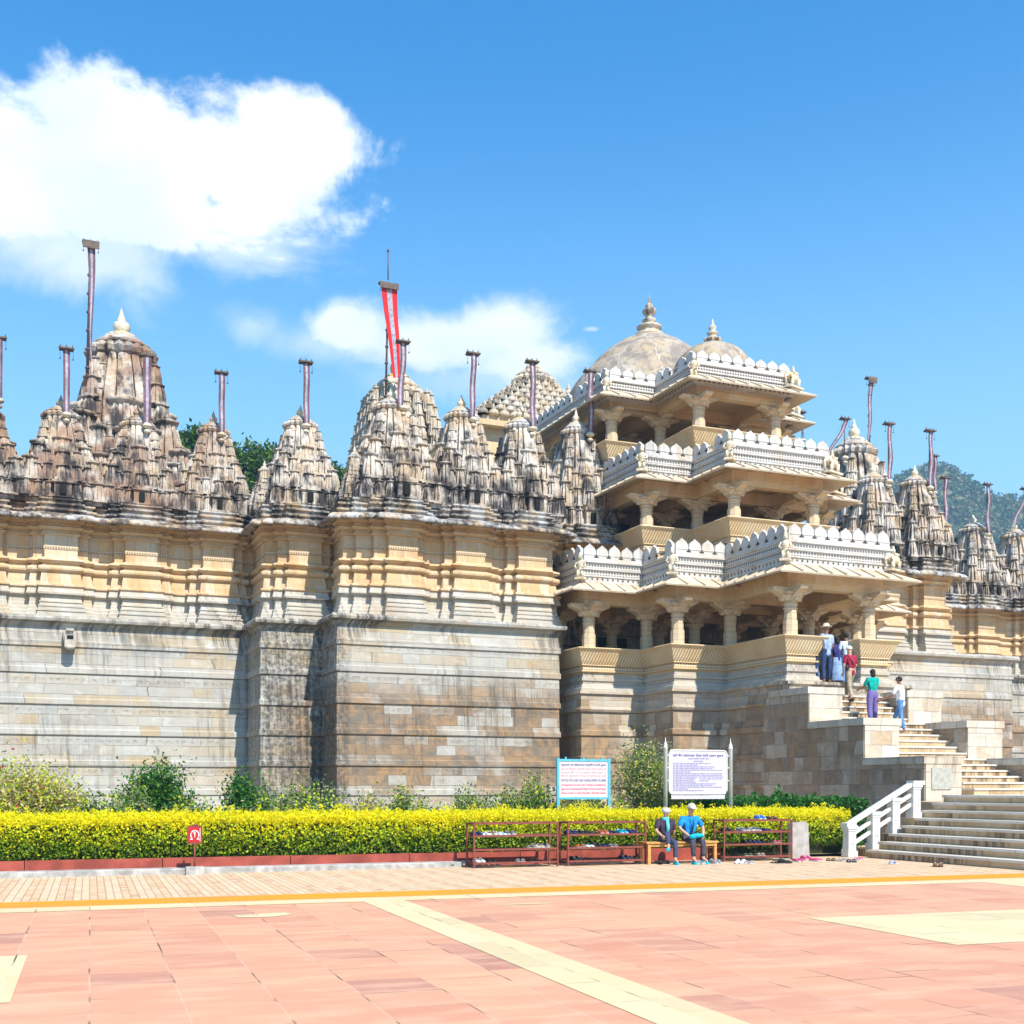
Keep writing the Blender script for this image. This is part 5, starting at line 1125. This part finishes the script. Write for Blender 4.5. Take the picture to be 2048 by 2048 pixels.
ls.append(('श्री जैन श्वेताम्बर तीर्थ मंदिर दर्शन सूचना', Lx, zt_ - H * .14, H * .065, full, mat_ink, 'LEFT')); ls.append(('दर्शनार्थियों के लिए नियम', Lx + full * .3, zt_ - H * .205, H * .045, full * .42, mat_bink, 'LEFT')); ls.append(('आवश्यक सूचना', Lx + full * .4, zt_ - H * .26, H * .04, full * .2, mat_bink, 'LEFT'))
for k, wd in enumerate([.73, .5, .83, .78, .97, .35, .98, .97, .5, .45, .42, .45, .86, .78, .96, .3, .6]):
    ls.append(((base_txt * 2)[:int(12 + 75 * wd)], Lx, zt_ - H * (.31 + k * .039), H * .034, full * wd, mat_bink, 'LEFT'))
for k, wd in enumerate([.48, .46, .18]): ls.append((base_txt[:int(10 + 60 * wd)], Lx + full * .52, zt_ - H * (.62 + k * .045), H * .034, full * wd, mat_bink, 'LEFT'))
ls.append((base_txt[:40], Lx, zb_ - .03, H * .03, full * .7, mat_bink, 'LEFT'))
lettering('lettering', ls, None, pn, W)
for o in pn.children: o.location.y = -.003

# ------------------------------------------------------------------ shoe racks
def rack(label, x0, x1, b, zt, name='shoe_rack', dep=.42):
    a0, a1 = kx(x0, b), kx(x1, b); L = a1 - a0; o = empty(name, kp(a0, b), KA, label, 'shoe rack', 'shoe racks along the kerb')
    t = .035
    for (x, y) in ((0, 0), (L, 0), (0, dep), (L, dep)):
        mb = MB(); mb.box(x - t / 2, x + t / 2, y - t / 2, y + t / 2, 0, zt - .035); mb.build('leg', mat_iron, o)
    sh = []
    for k, z in enumerate((.09, .36, .63)):
        mb = MB(); mb.box(0 + t / 2, L - t / 2, -.012, .02, z - .02, z + .02); mb.box(t / 2, L - t / 2, dep - .02, dep + .012, z - .02, z + .02)
        for j in range(4): y = .05 + (dep - .1) * j / 3; mb.box(t / 2, L - t / 2, y - .03, y + .03, z - .006, z + .006)
        for x in (-.0 + t / 2, L - t / 2 - .02): mb.box(x, x + .02, .02, dep - .02, z - .02, z - .007)
        mb.build('shelf', mat_iron, o); sh.append(z + .008)
    mb = MB(); z = zt - .018; mb.box(-t / 2, L + t / 2, -.018, .018, z - .018, z + .018); mb.box(-t / 2, L + t / 2, dep - .018, dep + .018, z - .018, z + .018)
    for x in (0, L): mb.box(x - .018, x + .018, .018, dep - .018, z - .018, z + .018)
    mb.build('top_frame', mat_iron, o)
    return a0, b, L, sh, zt
RK = [rack('rusty red steel shoe rack with many empty spaces, leftmost of the three', 948, 1115, -.45, .90), rack('well filled rusty red shoe rack immediately left of the wooden bench', 1136, 1291, -.5, .90), rack('rusty red shoe rack right of the bench with shoes on its top', 1448, 1583, -.35, .90)]
# shoes
def shoe_mesh(kind):
    up = MB(); so = MB()
    out = [(-.13, .032), (-.11, .037), (-.04, .032), (.03, .043), (.09, .046), (.13, .03), (.145, 0)]
    ring = [(x, y) for x, y in out] + [(x, -y) for x, y in reversed(out[:-1])]
    so.loft([[(x * 1.02, y * 1.04, z) for x, y in ring] for z in (0, .022 if kind != 2 else .014)])
    if kind == 0:      # trainer
        hs = [(-.13, .085), (-.11, .09), (-.04, .085), (.03, .07), (.09, .05), (.13, .04), (.145, .03)]; hh = [h for _, h in hs]; hh = hh + hh[:-1][::-1]
        up.loft([[(x, y, .02) for x, y in ring], [(x, y * .95, .02 + (h - .02) * .6) for (x, y), h in zip(ring, hh)], [(x * .93, y * .45, h) for (x, y), h in zip(ring, hh)]], 0, True)
        up.box(-.02, .06, -.016, .016, .066, .078, 1)
    elif kind == 1:    # slip on
        hh = [.065, .065, .06, .05, .045, .035, .028]; hh = hh + hh[:-1][::-1]
        up.loft([[(x, y, .02) for x, y in ring], [(x * .97, y * .85, .02 + (h - .02) * .8) for (x, y), h in zip(ring, hh)], [(x * .9, y * .5, h) for (x, y), h in zip(ring, hh)]], 0, True)
    else:              # sandal straps
        for x0 in (-.03, .06): up.tube([(x0, -.04, .012), (x0 + .01, -.03, .045), (x0 + .01, .0, .056), (x0 + .01, .03, .045), (x0, .04, .012)], .009, 6)
        up.tube([(.1, 0, .014), (.07, 0, .05)], .007, 6)
    return so, up
SHM = {}
def shmat(name, c):
    if name not in SHM: SHM[name] = plain(name + '_shoe_fabric', c, .7, .15, 30)
    return SHM[name]
SC = {'black': (.02, .02, .022), 'navy': (.02, .03, .10), 'white': (.70, .70, .72), 'grey': (.26, .26, .27), 'brown': (.16, .08, .04), 'orange': (.62, .13, .03), 'turquoise': (.02, .40, .52), 'blue': (.03, .18, .60), 'pink': (.62, .07, .20), 'beige': (.48, .40, .30), 'striped': (.55, .65, .72), 'green': (.10, .16, .06)}
msole = plain('pale_sole', (.55, .54, .50), .7); msole2 = plain('dark_sole', (.04, .04, .04), .7); SHOE = {}
KN = {0: 'trainer', 1: 'slip_on_shoe', 2: 'sandal'}
def pair(col, kind, a, b, z, rz, where, group):
    """two shoes side by side; each is its own thing"""
    for s, side in ((-1, 'left'), (1, 'right')):
        key = (col, kind)
        P_ = kp(a, b, z) + (k_ * math.cos(rz + PI / 2) + kn * math.sin(rz + PI / 2)) * (s * -.055)
        if key not in SHOE:
            o = empty(KN[kind], P_, KA + rz); so, up = shoe_mesh(kind); so.build('sole', msole if col not in ('black', 'brown', 'navy') else msole2, o); up.build('upper', [shmat(col, SC[col]), msole], o); SHOE[key] = o
        else: o = copy_tree(SHOE[key], None, P_); o.rotation_euler[2] = KA + rz + s * .06
        o.location.z = P_.z
        tag(o, '%s %s %s' % (col, {0: 'sports shoe', 1: 'slipper', 2: 'sandal'}[kind], where) + (', left one' if s < 0 else ', right one'), 'sandal' if kind == 2 else 'shoe', group)
rnd = random.Random(9); ordn = ['first', 'second', 'third', 'fourth', 'fifth', 'sixth', 'seventh', 'eighth']
def shelf(r, lvl, items, rname):
    a0, b, L, sh, ztp = RK[r]; z = sh[lvl] if lvl < 3 else ztp + .002
    nm = ('bottom', 'middle', 'upper', 'very top')[lvl]
    for i, (fr, col, kind) in enumerate(items):
        pair(col, kind, a0 + .1 + (L - .2) * fr, b + .2, z, -PI / 2 + rnd.uniform(-.25, .25), '%s pair on the %s shelf of %s rack' % (ordn[i], nm, rname), 'shoes on the racks')
shelf(0, 2, [(.02, 'navy', 0), (.12, 'white', 1), (.22, 'beige', 0), (.33, 'striped', 1), (.47, 'grey', 0)], 'left'); shelf(0, 1, [(.74, 'grey', 2), (.84, 'beige', 0), (.94, 'grey', 0)], 'left')
shelf(0, 0, [(.05, 'white', 0), (.2, 'black', 1), (.6, 'grey', 2), (.78, 'black', 2)], 'left')
shelf(1, 2, [(.03, 'navy', 0), (.14, 'black', 0), (.26, 'black', 1), (.38, 'brown', 2), (.5, 'orange', 0), (.63, 'navy', 1), (.78, 'turquoise', 0), (.92, 'navy', 0)], 'middle')
shelf(1, 1, [(.15, 'orange', 2), (.28, 'striped', 1), (.4, 'black', 0), (.52, 'navy', 1), (.64, 'grey', 2), (.9, 'black', 2)], 'middle'); shelf(1, 0, [(.1, 'black', 0), (.22, 'black', 2), (.82, 'navy', 0), (.94, 'black', 1)], 'middle')
shelf(2, 3, [(.62, 'blue', 0), (.82, 'brown', 1)], 'right'); shelf(2, 2, [(.06, 'black', 0), (.33, 'grey', 0), (.43, 'beige', 1), (.53, 'grey', 0), (.70, 'navy', 1)], 'right')
shelf(2, 1, [(.06, 'black', 2), (.4, 'black', 0), (.54, 'navy', 0), (.7, 'black', 1), (.88, 'pink', 2)], 'right'); shelf(2, 0, [(.25, 'black', 2), (.4, 'green', 2), (.6, 'beige', 2)], 'right')
def ground_pair(x, y, col, kind, where):
    D = 1.6 * 2430 / (y - 1575); P_ = Vector(((x - 1024) / 2430 * D, D, 0)) - K0; pair(col, kind, P_.dot(k_), P_.dot(kn), .0, rnd.uniform(-2.4, -.7), where, 'shoes left on the paving')
for t_ in ((902, 1734, 'green', 2, 'farthest left on the paving'), (928, 1733, 'brown', 0, 'against the left end of the first rack'), (1313, 1727, 'brown', 2, 'under the left end of the bench'), (1330, 1727, 'black', 2, 'behind the seated woman'), (1403, 1728, 'grey', 1, 'between the seated couple'), (1418, 1724, 'navy', 0, 'under the bench behind the man'), (1432, 1727, 'grey', 0, 'under the right end of the bench'),
           (1480, 1727, 'white', 0, 'front left under the right rack'), (1497, 1727, 'grey', 1, 'just right of the white trainers'), (1554, 1726, 'black', 2, 'by the right foot of the right rack'), (1570, 1726, 'black', 0, 'right of the last rack foot'), (1598, 1723, 'pink', 1, 'nearest the grey slab'), (1613, 1719, 'pink', 0, 'behind the pink slip on pair'),
           (1633, 1722, 'pink', 1, 'midway between the slab and the railing'), (1662, 1721, 'brown', 2, 'left of the railing post'), (1683, 1722, 'grey', 2, 'close to the first railing post'), (1703, 1724, 'navy', 2, 'in front of the railing post'), (1716, 1719, 'pink', 2, 'right of the railing post'), (1782, 1728, 'blue', 2, 'alone before the lowest step'), (1876, 1733, 'brown', 0, 'farthest right before the steps')):
    ground_pair(*t_)
# grey stone slab standing by the rack
a = kx(1590, .25); mb = MB(); mb.loft([[(-.28, 0, 0), (.24, 0, 0), (.20, 0, .78), (.1, 0, .83), (-.28, 0, .80)], [(-.28, .08, 0), (.24, .08, 0), (.20, .08, .78), (.1, .08, .83), (-.28, .08, .80)]])
tag(mb.build('stone_slab', plain('pale_slab_stone', (.38, .36, .34), .85, .2, 5, bump=.4), None, kp(a + .05, .1), KA), 'pale upright stone slab leaning by the hedge beside the right shoe rack', 'stone slab')

# ------------------------------------------------------------------ bench
mat_wood = plain('yellow_varnished_wood', (.55, .30, .09), .5, .2, 9); b0 = -.62; a0, a1 = kx(1293, b0), kx(1437, b0); L = a1 - a0
bn = empty('bench', kp(a0, b0), KA, 'plain yellow wooden bench with the seated couple on it', 'bench')
mb = MB()
for j in range(4): mb.box(0, L, -.02 + j * .12, .09 + j * .12, .43, .46)
mb.build('seat', mat_wood, bn)
for (x, y) in ((.04, 0), (L - .1, 0), (.04, .38), (L - .1, .38)): mb = MB(); mb.box(x, x + .06, y, y + .06, 0, .428); mb.build('leg', mat_wood, bn)
mb = MB(); mb.box(.1, L - .1, .012, .04, .36, .428); mb.box(.1, L - .1, .40, .428, .36, .428); mb.build('apron', mat_wood, bn)

# ------------------------------------------------------------------ people
def skin_obj(name, verts, edges, radii, mat, parent, root=0, lv=2):
    me = bpy.data.meshes.new(name); me.from_pydata(verts, edges, []); o = bpy.data.objects.new('tmp', me); COL.objects.link(o)
    md = o.modifiers.new('s', 'SKIN'); sv_ = me.skin_vertices[0].data
    for i, r in enumerate(radii): sv_[i].radius = (r, r) if not hasattr(r, '__len__') else r; sv_[i].use_root = (i == root)
    md.use_smooth_shade = True; s2 = o.modifiers.new('u', 'SUBSURF'); s2.levels = lv; s2.render_levels = lv
    bpy.context.view_layer.update(); dg = bpy.context.evaluated_depsgraph_get(); m2 = bpy.data.meshes.new_from_object(o.evaluated_get(dg)); bpy.data.objects.remove(o)
    m2.materials.clear(); m2.materials.append(mat); m2.name = name; r = bpy.data.objects.new(name, m2); COL.objects.link(r); r.parent = parent; return r
SK = [plain('light_skin', (.55, .32, .22), .6, .06, 9), plain('tan_skin', (.30, .155, .095), .6, .06, 9)]
def V3(*a): return Vector(a)
def hand(mb, w, d, palm=V3(0, 0, -1), s=1.0, curl=.6):
    """five-finger hand at wrist w pointing along d"""
    d = d.normalized(); side = d.cross(palm).normalized(); pn_ = side.cross(d).normalized()
    mb.loft([[w + d * q * s + side * a * ww * s + pn_ * b * .012 * s for (a, b) in ((-1, -1), (1, -1), (1, 1), (-1, 1))] for q, ww in ((-.01, .026), (.04, .038), (.085, .04))], 0, True)
    for i, ln in enumerate((.062, .072, .068, .054)):
        o = w + d * .08 * s + side * (-.03 + .02 * i) * s; p = [o]
        for k in range(3): a = curl * (k + .6) * .6; p.append(p[-1] + (d * math.cos(a) - pn_ * math.sin(a) * -1) * ln / 3 * s)
        mb.tube(p, [.0095 * s, .009 * s, .008 * s, .006 * s], 6)
    o = w + d * .02 * s - side * .03 * s; mb.tube([o, o + (d * .6 - side * .8) * .035 * s, o + (d * 1.2 - side * .8) * .055 * s], [.012 * s, .010 * s, .007 * s], 6)
def person(label, loc, rz, J, skin, shirt, trouser, hair, hat=None, scale=1.0, sleeves='short', skirt=None, shoes=None, extra=None, barefoot=False, longhair=False):
    o = empty('person', loc, rz, label, 'person'); o.scale = (scale,) * 3
    g_ = lambda k: V3(*J[k])
    pel, ch, nk, hd_ = g_('pelvis'), g_('chest'), g_('neck'), g_('head'); sL, sR, eL, eR, wL, wR = [g_(k) for k in ('sL', 'sR', 'eL', 'eR', 'wL', 'wR')]
    hL, hR, kL, kR, aL, aR = [g_(k) for k in ('hL', 'hR', 'kL', 'kR', 'aL', 'aR')]; tL, tR = g_('tL'), g_('tR')
    mid = (pel + ch) / 2
    vs = [pel, mid, ch, nk, hL, kL, aL, tL, hR, kR, aR, tR, sL, eL, wL, sR, eR, wR]
    ed = [(0, 1), (1, 2), (2, 3), (0, 4), (4, 5), (5, 6), (6, 7), (0, 8), (8, 9), (9, 10), (10, 11), (2, 12), (12, 13), (13, 14), (2, 15), (15, 16), (16, 17)]
    ra = [.10, .095, .12, .05, .08, .055, .038, .026, .08, .055, .038, .026, .055, .038, .026, .055, .038, .026]
    # head: neck, jaw, crown
    up = (hd_ - nk).normalized(); vs += [nk + up * .05, hd_ + up * .0, hd_ + up * .065]; ed += [(3, 18), (18, 19), (19, 20)]; ra += [.052, .078, .062]
    body = skin_obj('body', vs, ed, ra, skin, o)
    mb = MB(); hand(mb, wL, wL - eL, V3(1, 0, 0), curl=.7); mb.build('hand', skin, body)
    mb = MB(); hand(mb, wR, wR - eR, V3(-1, 0, 0), curl=.7); mb.build('hand', skin, body); mb = MB()
    fw = V3(*J.get('face', (0, 1, 0))).normalized(); rt = fw.cross(up).normalized(); fc = hd_ + up * .02
    mb.loft([[fc + fw * .07 + up * .03 - rt * .008, fc + fw * .07 + up * .03 + rt * .008, fc + fw * .07 - up * .02 + rt * .015, fc + fw * .07 - up * .02 - rt * .015], [fc + fw * .088 + up * .02] * 2 + [fc + fw * .105 - up * .018 + rt * .008, fc + fw * .105 - up * .018 - rt * .008]], 0)
    mb.build('nose', skin, body)
    for s in (-1, 1): mb = MB(); mb.ell(tuple(fc + rt * s * .082), .012, .02, .03, 7, 5); mb.build('ear', skin, body)
    mb = MB()
    for s in (-1, 1): mb.ell(tuple(fc + fw * .076 + rt * s * .03 + up * .02), .010, .008, .006, 7, 5)
    mb.build('eyes', plain('dark_eye', (.03, .02, .02), .4), body)
    mb = MB(); mb.ell(tuple(fc + fw * .078 - up * .045), .022, .008, .006, 8, 4); mb.build('mouth', plain('lip', (.35, .12, .1), .6), body)
    # trousers and shirt as slightly larger skins that end at hems
    tc_ = lambda a, b, t: a + (b - a) * t
    if skirt is None or skirt == 'long':
        vs = [pel + V3(0, 0, .13), pel, hL, kL, tc_(kL, aL, .9), hR, kR, tc_(kR, aR, .9)]; k = 1.0 if skirt is None else 1.35
        skin_obj('trousers', vs, [(0, 1), (1, 2), (2, 3), (3, 4), (1, 5), (5, 6), (6, 7)], [.125, .125, .098 * k, .072 * k, .058 * k, .098 * k, .072 * k, .058 * k], trouser, o, 1)
    else:
        mb = MB(); cx = (kL + kR) / 2
        mb.lathe([(.15, 0), (.17, -.15), (.21, -.45), (.25, -.78), (.24, -.8)], 20, tuple(pel + V3(0, 0, .05)), sx=1, sy=.75, rib=.06, nr=7); mb.build('skirt', trouser, o)
    sl = .55 if sleeves == 'short' else .95
    seg = lambda s_, e_, w_: [tc_(s_, e_, .9 if sleeves == 'short' else 1.0)] + ([tc_(e_, w_, .9)] if sleeves == 'long' else [])
    vs = [pel - (V3(0, 0, .17 if J['kL'][2] < .5 or J['pelvis'][2] > .9 else .0)), mid, ch, nk - up * .03, sL] + seg(sL, eL, wL); nL = len(vs) - 1; i4 = 4; vs += [sR] + seg(sR, eR, wR); n2 = len(vs) - 1
    if sleeves == 'short': ed = [(0, 1), (1, 2), (2, 3), (2, 4), (4, 5), (2, 6), (6, 7)]; ra = [.142, .128, .145, .072, .082, .062, .082, .062]
    else: ed = [(0, 1), (1, 2), (2, 3), (2, 4), (4, 5), (5, 6), (2, 7), (7, 8), (8, 9)]; ra = [.142, .128, .145, .072, .08, .058, .046, .08, .058, .046]
    skin_obj('shirt', vs, ed, ra, shirt, o, 1)
    mb = MB()
    back = fw * -.022
    M = Matrix.Identity(4)
    if hat is None:
        mb.ell(tuple(hd_ + up * .045 + back), .09, .098, .088, 14, 9)
        if longhair: mb.ell(tuple(hd_ - up * .04 - fw * .055), .075, .055, .12, 12, 8)
        mb.build('hair', hair, o)
    elif hat == 'brim':
        c_ = hd_ + up * .09; mb.lathe([(.175, -.012), (.17, -.002), (.1, .0), (.095, .05), (.075, .085), (.02, .1)], 20, tuple(c_)); mb.build('hat', hair, o)
    elif hat == 'cap':
        c_ = hd_ + up * .06; mb.lathe([(.094, -.03), (.1, 0), (.094, .04), (.06, .078), (.01, .09)], 18, tuple(c_)); mb.loft([[c_ + fw * .08 + rt * a - up * .0 for a in (-.07, .07)] + [c_ + fw * .155 + rt * a - up * .02 for a in (.055, -.055)], [c_ + fw * .08 + rt * a + up * .01 for a in (-.07, .07)] + [c_ + fw * .155 + rt * a - up * .012 for a in (.055, -.055)]]); mb.build('cap', hair, o)
    elif hat == 'wrap':
        mb.ell(tuple(hd_ + up * .06 + back), .1, .105, .075, 16, 9); mb.build('headscarf', hair, o)
    if shoes is not None:
        for (a_, t_) in ((aL, tL), (aR, tR)):
            mb = MB(); d = (t_ - a_); d.z = 0; d.normalize(); q = V3(-d.y, d.x, 0); zf = min(a_.z, t_.z) - .055
            b_ = V3(a_.x, a_.y, zf); pr = [(-.07, .035, .09), (-.03, .042, .1), (.05, .042, .075), (.13, .045, .055), (.19, .03, .035)]
            mb.loft([[b_ + d * x + q * w_ + V3(0, 0, -.02), b_ + d * x - q * w_ + V3(0, 0, -.02), b_ + d * x - q * w_ * .8 + V3(0, 0, h_ * .7), b_ + d * x + V3(0, 0, h_), b_ + d * x + q * w_ * .8 + V3(0, 0, h_ * .7)] for x, w_, h_ in pr], 0, True); mb.build('shoe', shoes, o)
    if extra: extra(o, dict(ch=ch, nk=nk, hd=hd_, pel=pel, fw=fw, rt=rt, up=up, sL=sL, sR=sR, mid=mid))
    return o
def standing(stride=.0, armL=(0, 0), armR=(0, 0), lean=0.0, turn=0.0, kneeR=0.0):
    """x right, y forward; facing +y"""
    J = dict(pelvis=(0, 0, .95), chest=(0, lean * .6, 1.28), neck=(0, lean * .8, 1.46), head=(0, lean + .01, 1.60), sL=(-.19, lean * .75, 1.40), sR=(.19, lean * .75, 1.40),
        hL=(-.10, 0, .90), hR=(.10, 0, .90), kL=(-.11, -stride * .35 + .02, .49), kR=(.11, stride * .7 + kneeR, .52), aL=(-.11, -stride * .8 - .02, .08), aR=(.12, stride * .6, .08 + kneeR * .75))
    J['tL'] = (J['aL'][0] - .02, J['aL'][1] + .15, J['aL'][2] - .045); J['tR'] = (J['aR'][0] + .02, J['aR'][1] + .15, J['aR'][2] - .045)
    for k, s, (f, u) in (('L', -1, armL), ('R', 1, armR)):
        sh = Vector(J['s' + k]); el_ = sh + Vector((s * .06, f * .5 - .03, -.28 + abs(f) * .06)); J['e' + k] = tuple(el_); J['w' + k] = tuple(el_ + Vector((-s * .04, .05 + f * .9, -.24 + u)))
    J['face'] = (math.sin(turn), math.cos(turn), 0); return J
cl = lambda n, c: plain(n, c, .9, .28, 11, bump=.9)
den = cl('dark_denim', (.025, .05, .13)); den2 = cl('blue_denim', (.10, .22, .42)); khaki = cl('khaki_cotton', (.40, .33, .22)); hairb = plain('dark_hair', (.02, .016, .014), .7)
mat_shoeblk = plain('black_leather', (.02, .02, .02), .5)
def at_px(x, c, z): p = local(atc(x, c), c, z); return p
def bag(o, q):
    mb = MB(); a = q['sL'] + q['up'] * .05; b = q['pel'] + q['rt'] * .17 + V3(0, -.02, .08); mb.tube([a - q['fw'] * .07, q['mid'] + q['rt'] * .02 - q['fw'] * .16, b - q['fw'] * .1], .015, 6); mb.ell(tuple(b - q['rt'] * .35), .07, .06, .1, 10, 7); mb.build('camera_strap', mat_shoeblk, o)
face_in = TH      # facing the temple
def stepz(c):
    if c < c3 - .9: return 1.24
    if c < c2 - .4: return 1.24 + math.ceil((c - (c3 - .9)) / (c2 - .4 - c3 + .9) * 7 + 1e-6) * (z3 - 1.24) / 7
    if c < c2: return z3
    if c < c1 - .5: return z3 + math.ceil((c - c2) / (c1 - .5 - c2) * 6 + 1e-6) * (z2 - z3) / 6
    if c < c1: return z2
    if c < 32.2: return z2 + math.ceil((c - c1) / (32.2 - c1) * 7 + 1e-6) * (4.91 - z2) / 7
    return 4.91
P1 = [('man in white t-shirt and blue jeans climbing alone on the right of the stairs', 1802, 28.9, face_in + .55, standing(.16, (.35, .12), (.1, 0), .06, kneeR=.12), SK[1], cl('white_tshirt', (.76, .78, .80)), den2, hairb, None, 1.0, {}),
      ('woman in teal top and baggy blue patterned trousers on the middle stairs', 1745, 29.9, face_in, standing(.03, (.3, .2), (.3, .2)), SK[1], cl('teal_cotton', (.0, .32, .27)), None, hairb, None, .95, dict(skirt='long', longhair=True)),
      ('man in maroon shirt and khaki trousers stepping up the stairs', 1702, 31.2, face_in + .1, standing(.16, (.05, 0), (.05, 0), .06, kneeR=.1), SK[0], cl('maroon_cotton', (.30, .015, .045)), khaki, plain('white_cap', (.7, .7, .68), .8), 'cap', 1.0, dict(shoes=mat_shoeblk, extra=bag)),
      ('man in pale blue t-shirt at the porch entrance, behind the maroon shirt', 1692, 32.5, face_in, standing(.0, (.1, 0), (.1, 0)), SK[1], cl('pale_blue_tshirt', (.50, .64, .80)), den2, hairb, None, 1.02, {}),
      ('man in blue shirt, jeans and pale brimmed hat at the porch entrance', 1653, 32.0, face_in + .1, standing(.0, (.2, .05), (.1, 0)), SK[1], cl('blue_checked_shirt', (.30, .38, .60)), den, plain('straw_hat', (.62, .55, .42), .8), 'brim', 1.1, {}),
      ('woman in dark blue top and long blue skirt beside the man in the hat', 1674, 32.6, face_in - .2, standing(.0, (.1, 0), (.1, 0)), SK[1], cl('navy_cotton', (.03, .035, .16)), cl('light_blue_cotton', (.22, .34, .60)), hairb, None, .95, dict(skirt='a', longhair=True)),
      ('woman in navy top and blue skirt half hidden behind the porch corner', 1628, 32.7, face_in + .5, standing(.0, (.15, 0), (.15, 0)), SK[1], cl('dark_navy_cotton', (.02, .025, .09)), cl('mid_blue_cotton', (.14, .22, .45)), hairb, None, .93, dict(skirt='a', longhair=True))]
mat_pat, g = newmat('purple_patterned_cotton'); tc = g.n('ShaderNodeTexCoord').outputs['Object']; wv_ = g.n('ShaderNodeTexWave', {'bands_direction': 'Z'}, Vector=tc, Scale=9, Distortion=4, Detail=3).outputs['Fac']; finish(g, g.mix(g.smooth(wv_, .35, .6), (.05, .04, .22), (.28, .22, .45)), .9)
for (lab, x, c, rz, J, sk_, sh_, tr_, hr_, hat_, scl, kw) in P1:
    person(lab, at_px(x, c, stepz(c)), rz, J, sk_, sh_, tr_ or mat_pat, hr_, hat_, scl, **kw)
# seated couple
cyan = plain('cyan_shoe_cover', (.0, .42, .62), .5, .1, 10); mat_dkgrey = cl('charcoal_trousers', (.055, .055, .075)); mat_dknavy = cl('slate_blue_trousers', (.05, .06, .12))
def seatJ(lean=.0, cross=False, tw=0.0):
    J = dict(pelvis=(0, 0, .56), chest=(0, .03 + lean * .5, .88), neck=(0, .05 + lean, 1.05), head=(0, .09 + lean, 1.19), sL=(-.19, .03 + lean * .8, .99), sR=(.19, .03 + lean * .8, .99),
        hL=(-.1, .03, .53), hR=(.1, .03, .53), kL=(-.13, .42, .51), kR=(.13, .44, .51), aL=(-.13, .44, .10), aR=(.14, .50, .10), face=(0, 1, -.15))
    J['tL'] = (-.15, .60, .06); J['tR'] = (.17, .66, .06); return J
def sit(x, fwd): a = kx(x, b0); return kp(a, b0 + .20 - fwd, 0)
J = seatJ(); J['eL'] = (-.27, -.02, .76); J['wL'] = (-.30, -.10, .54); J['eR'] = (.28, .12, .78); J['wR'] = (.22, .30, .66); J['kL'] = (-.06, .44, .50)
J['kR'] = (.12, .36, .74); J['aR'] = (.16, .50, .42); J['tR'] = (.24, .62, .40); J['hR'] = (.1, .04, .54); J['aL'] = (-.02, .50, .10); J['tL'] = (0, .66, .06)
def scarf(o, q):
    mb = MB(); mb.lathe([(.07, -.05), (.095, -.02), (.085, .03), (.06, .05)], 14, tuple(q['nk'])); mb.tube([q['nk'] + q['fw'] * .09, q['ch'] + q['fw'] * .15, q['mid'] + q['fw'] * .16 + q['rt'] * .02], [.04, .045, .03], 8); mb.build('scarf', plain('turquoise_scarf', (.10, .50, .52), .9), o)
    mb = MB(); p_ = q['mid'] + q['fw'] * .2 - V3(0, 0, .04); mb.ell(tuple(p_), .06, .05, .045, 10, 7); mb.build('camera', mat_shoeblk, o)
person('seated woman in dark top, turquoise scarf and pale head wrap, knee drawn up', sit(1338, 0), KA + PI, {k: ((-v[0], v[1], v[2])) for k, v in J.items()} if False else J, SK[0], cl('dark_plum_tshirt', (.05, .035, .06)), mat_dknavy, plain('pale_headwrap', (.55, .58, .66), .8), 'wrap', .89, shoes=cyan, extra=scarf)
J = seatJ(.04); J['eL'] = (-.30, .14, .78); J['wL'] = (-.17, .36, .60); J['eR'] = (.30, .14, .78); J['wR'] = (.16, .36, .60)
def blue_cloth(o, q):
    mb = MB(); mb.ell((.0, .40, .62), .17, .09, .055, 14, 8); mb.ell((.13, .42, .60), .09, .08, .06, 10, 7); mb.build('held_cloth', plain('turquoise_cloth', (.0, .36, .55), .7, .2, 12), o)
    mb = MB(); f_ = q['fw']; mb.tube([q['nk'] + q['rt'] * .07, q['ch'] + f_ * .15 + q['rt'] * .03, q['mid'] + f_ * .15], .011, 6); mb.tube([q['nk'] - q['rt'] * .07, q['ch'] + f_ * .15 - q['rt'] * .03, q['mid'] + f_ * .15], .011, 6); mb.ell(tuple(q['mid'] + f_ * .17 - V3(0, 0, .03)), .07, .055, .045, 10, 7); mb.build('camera', mat_shoeblk, o)
person('seated man in bright blue shirt and light cap holding turquoise cloth', sit(1386, 0), KA + PI, J, SK[0], cl('bright_blue_shirt', (.01, .24, .66)), mat_dkgrey, plain('stone_cap', (.50, .48, .38), .8), 'cap', .95, shoes=cyan, extra=blue_cloth)
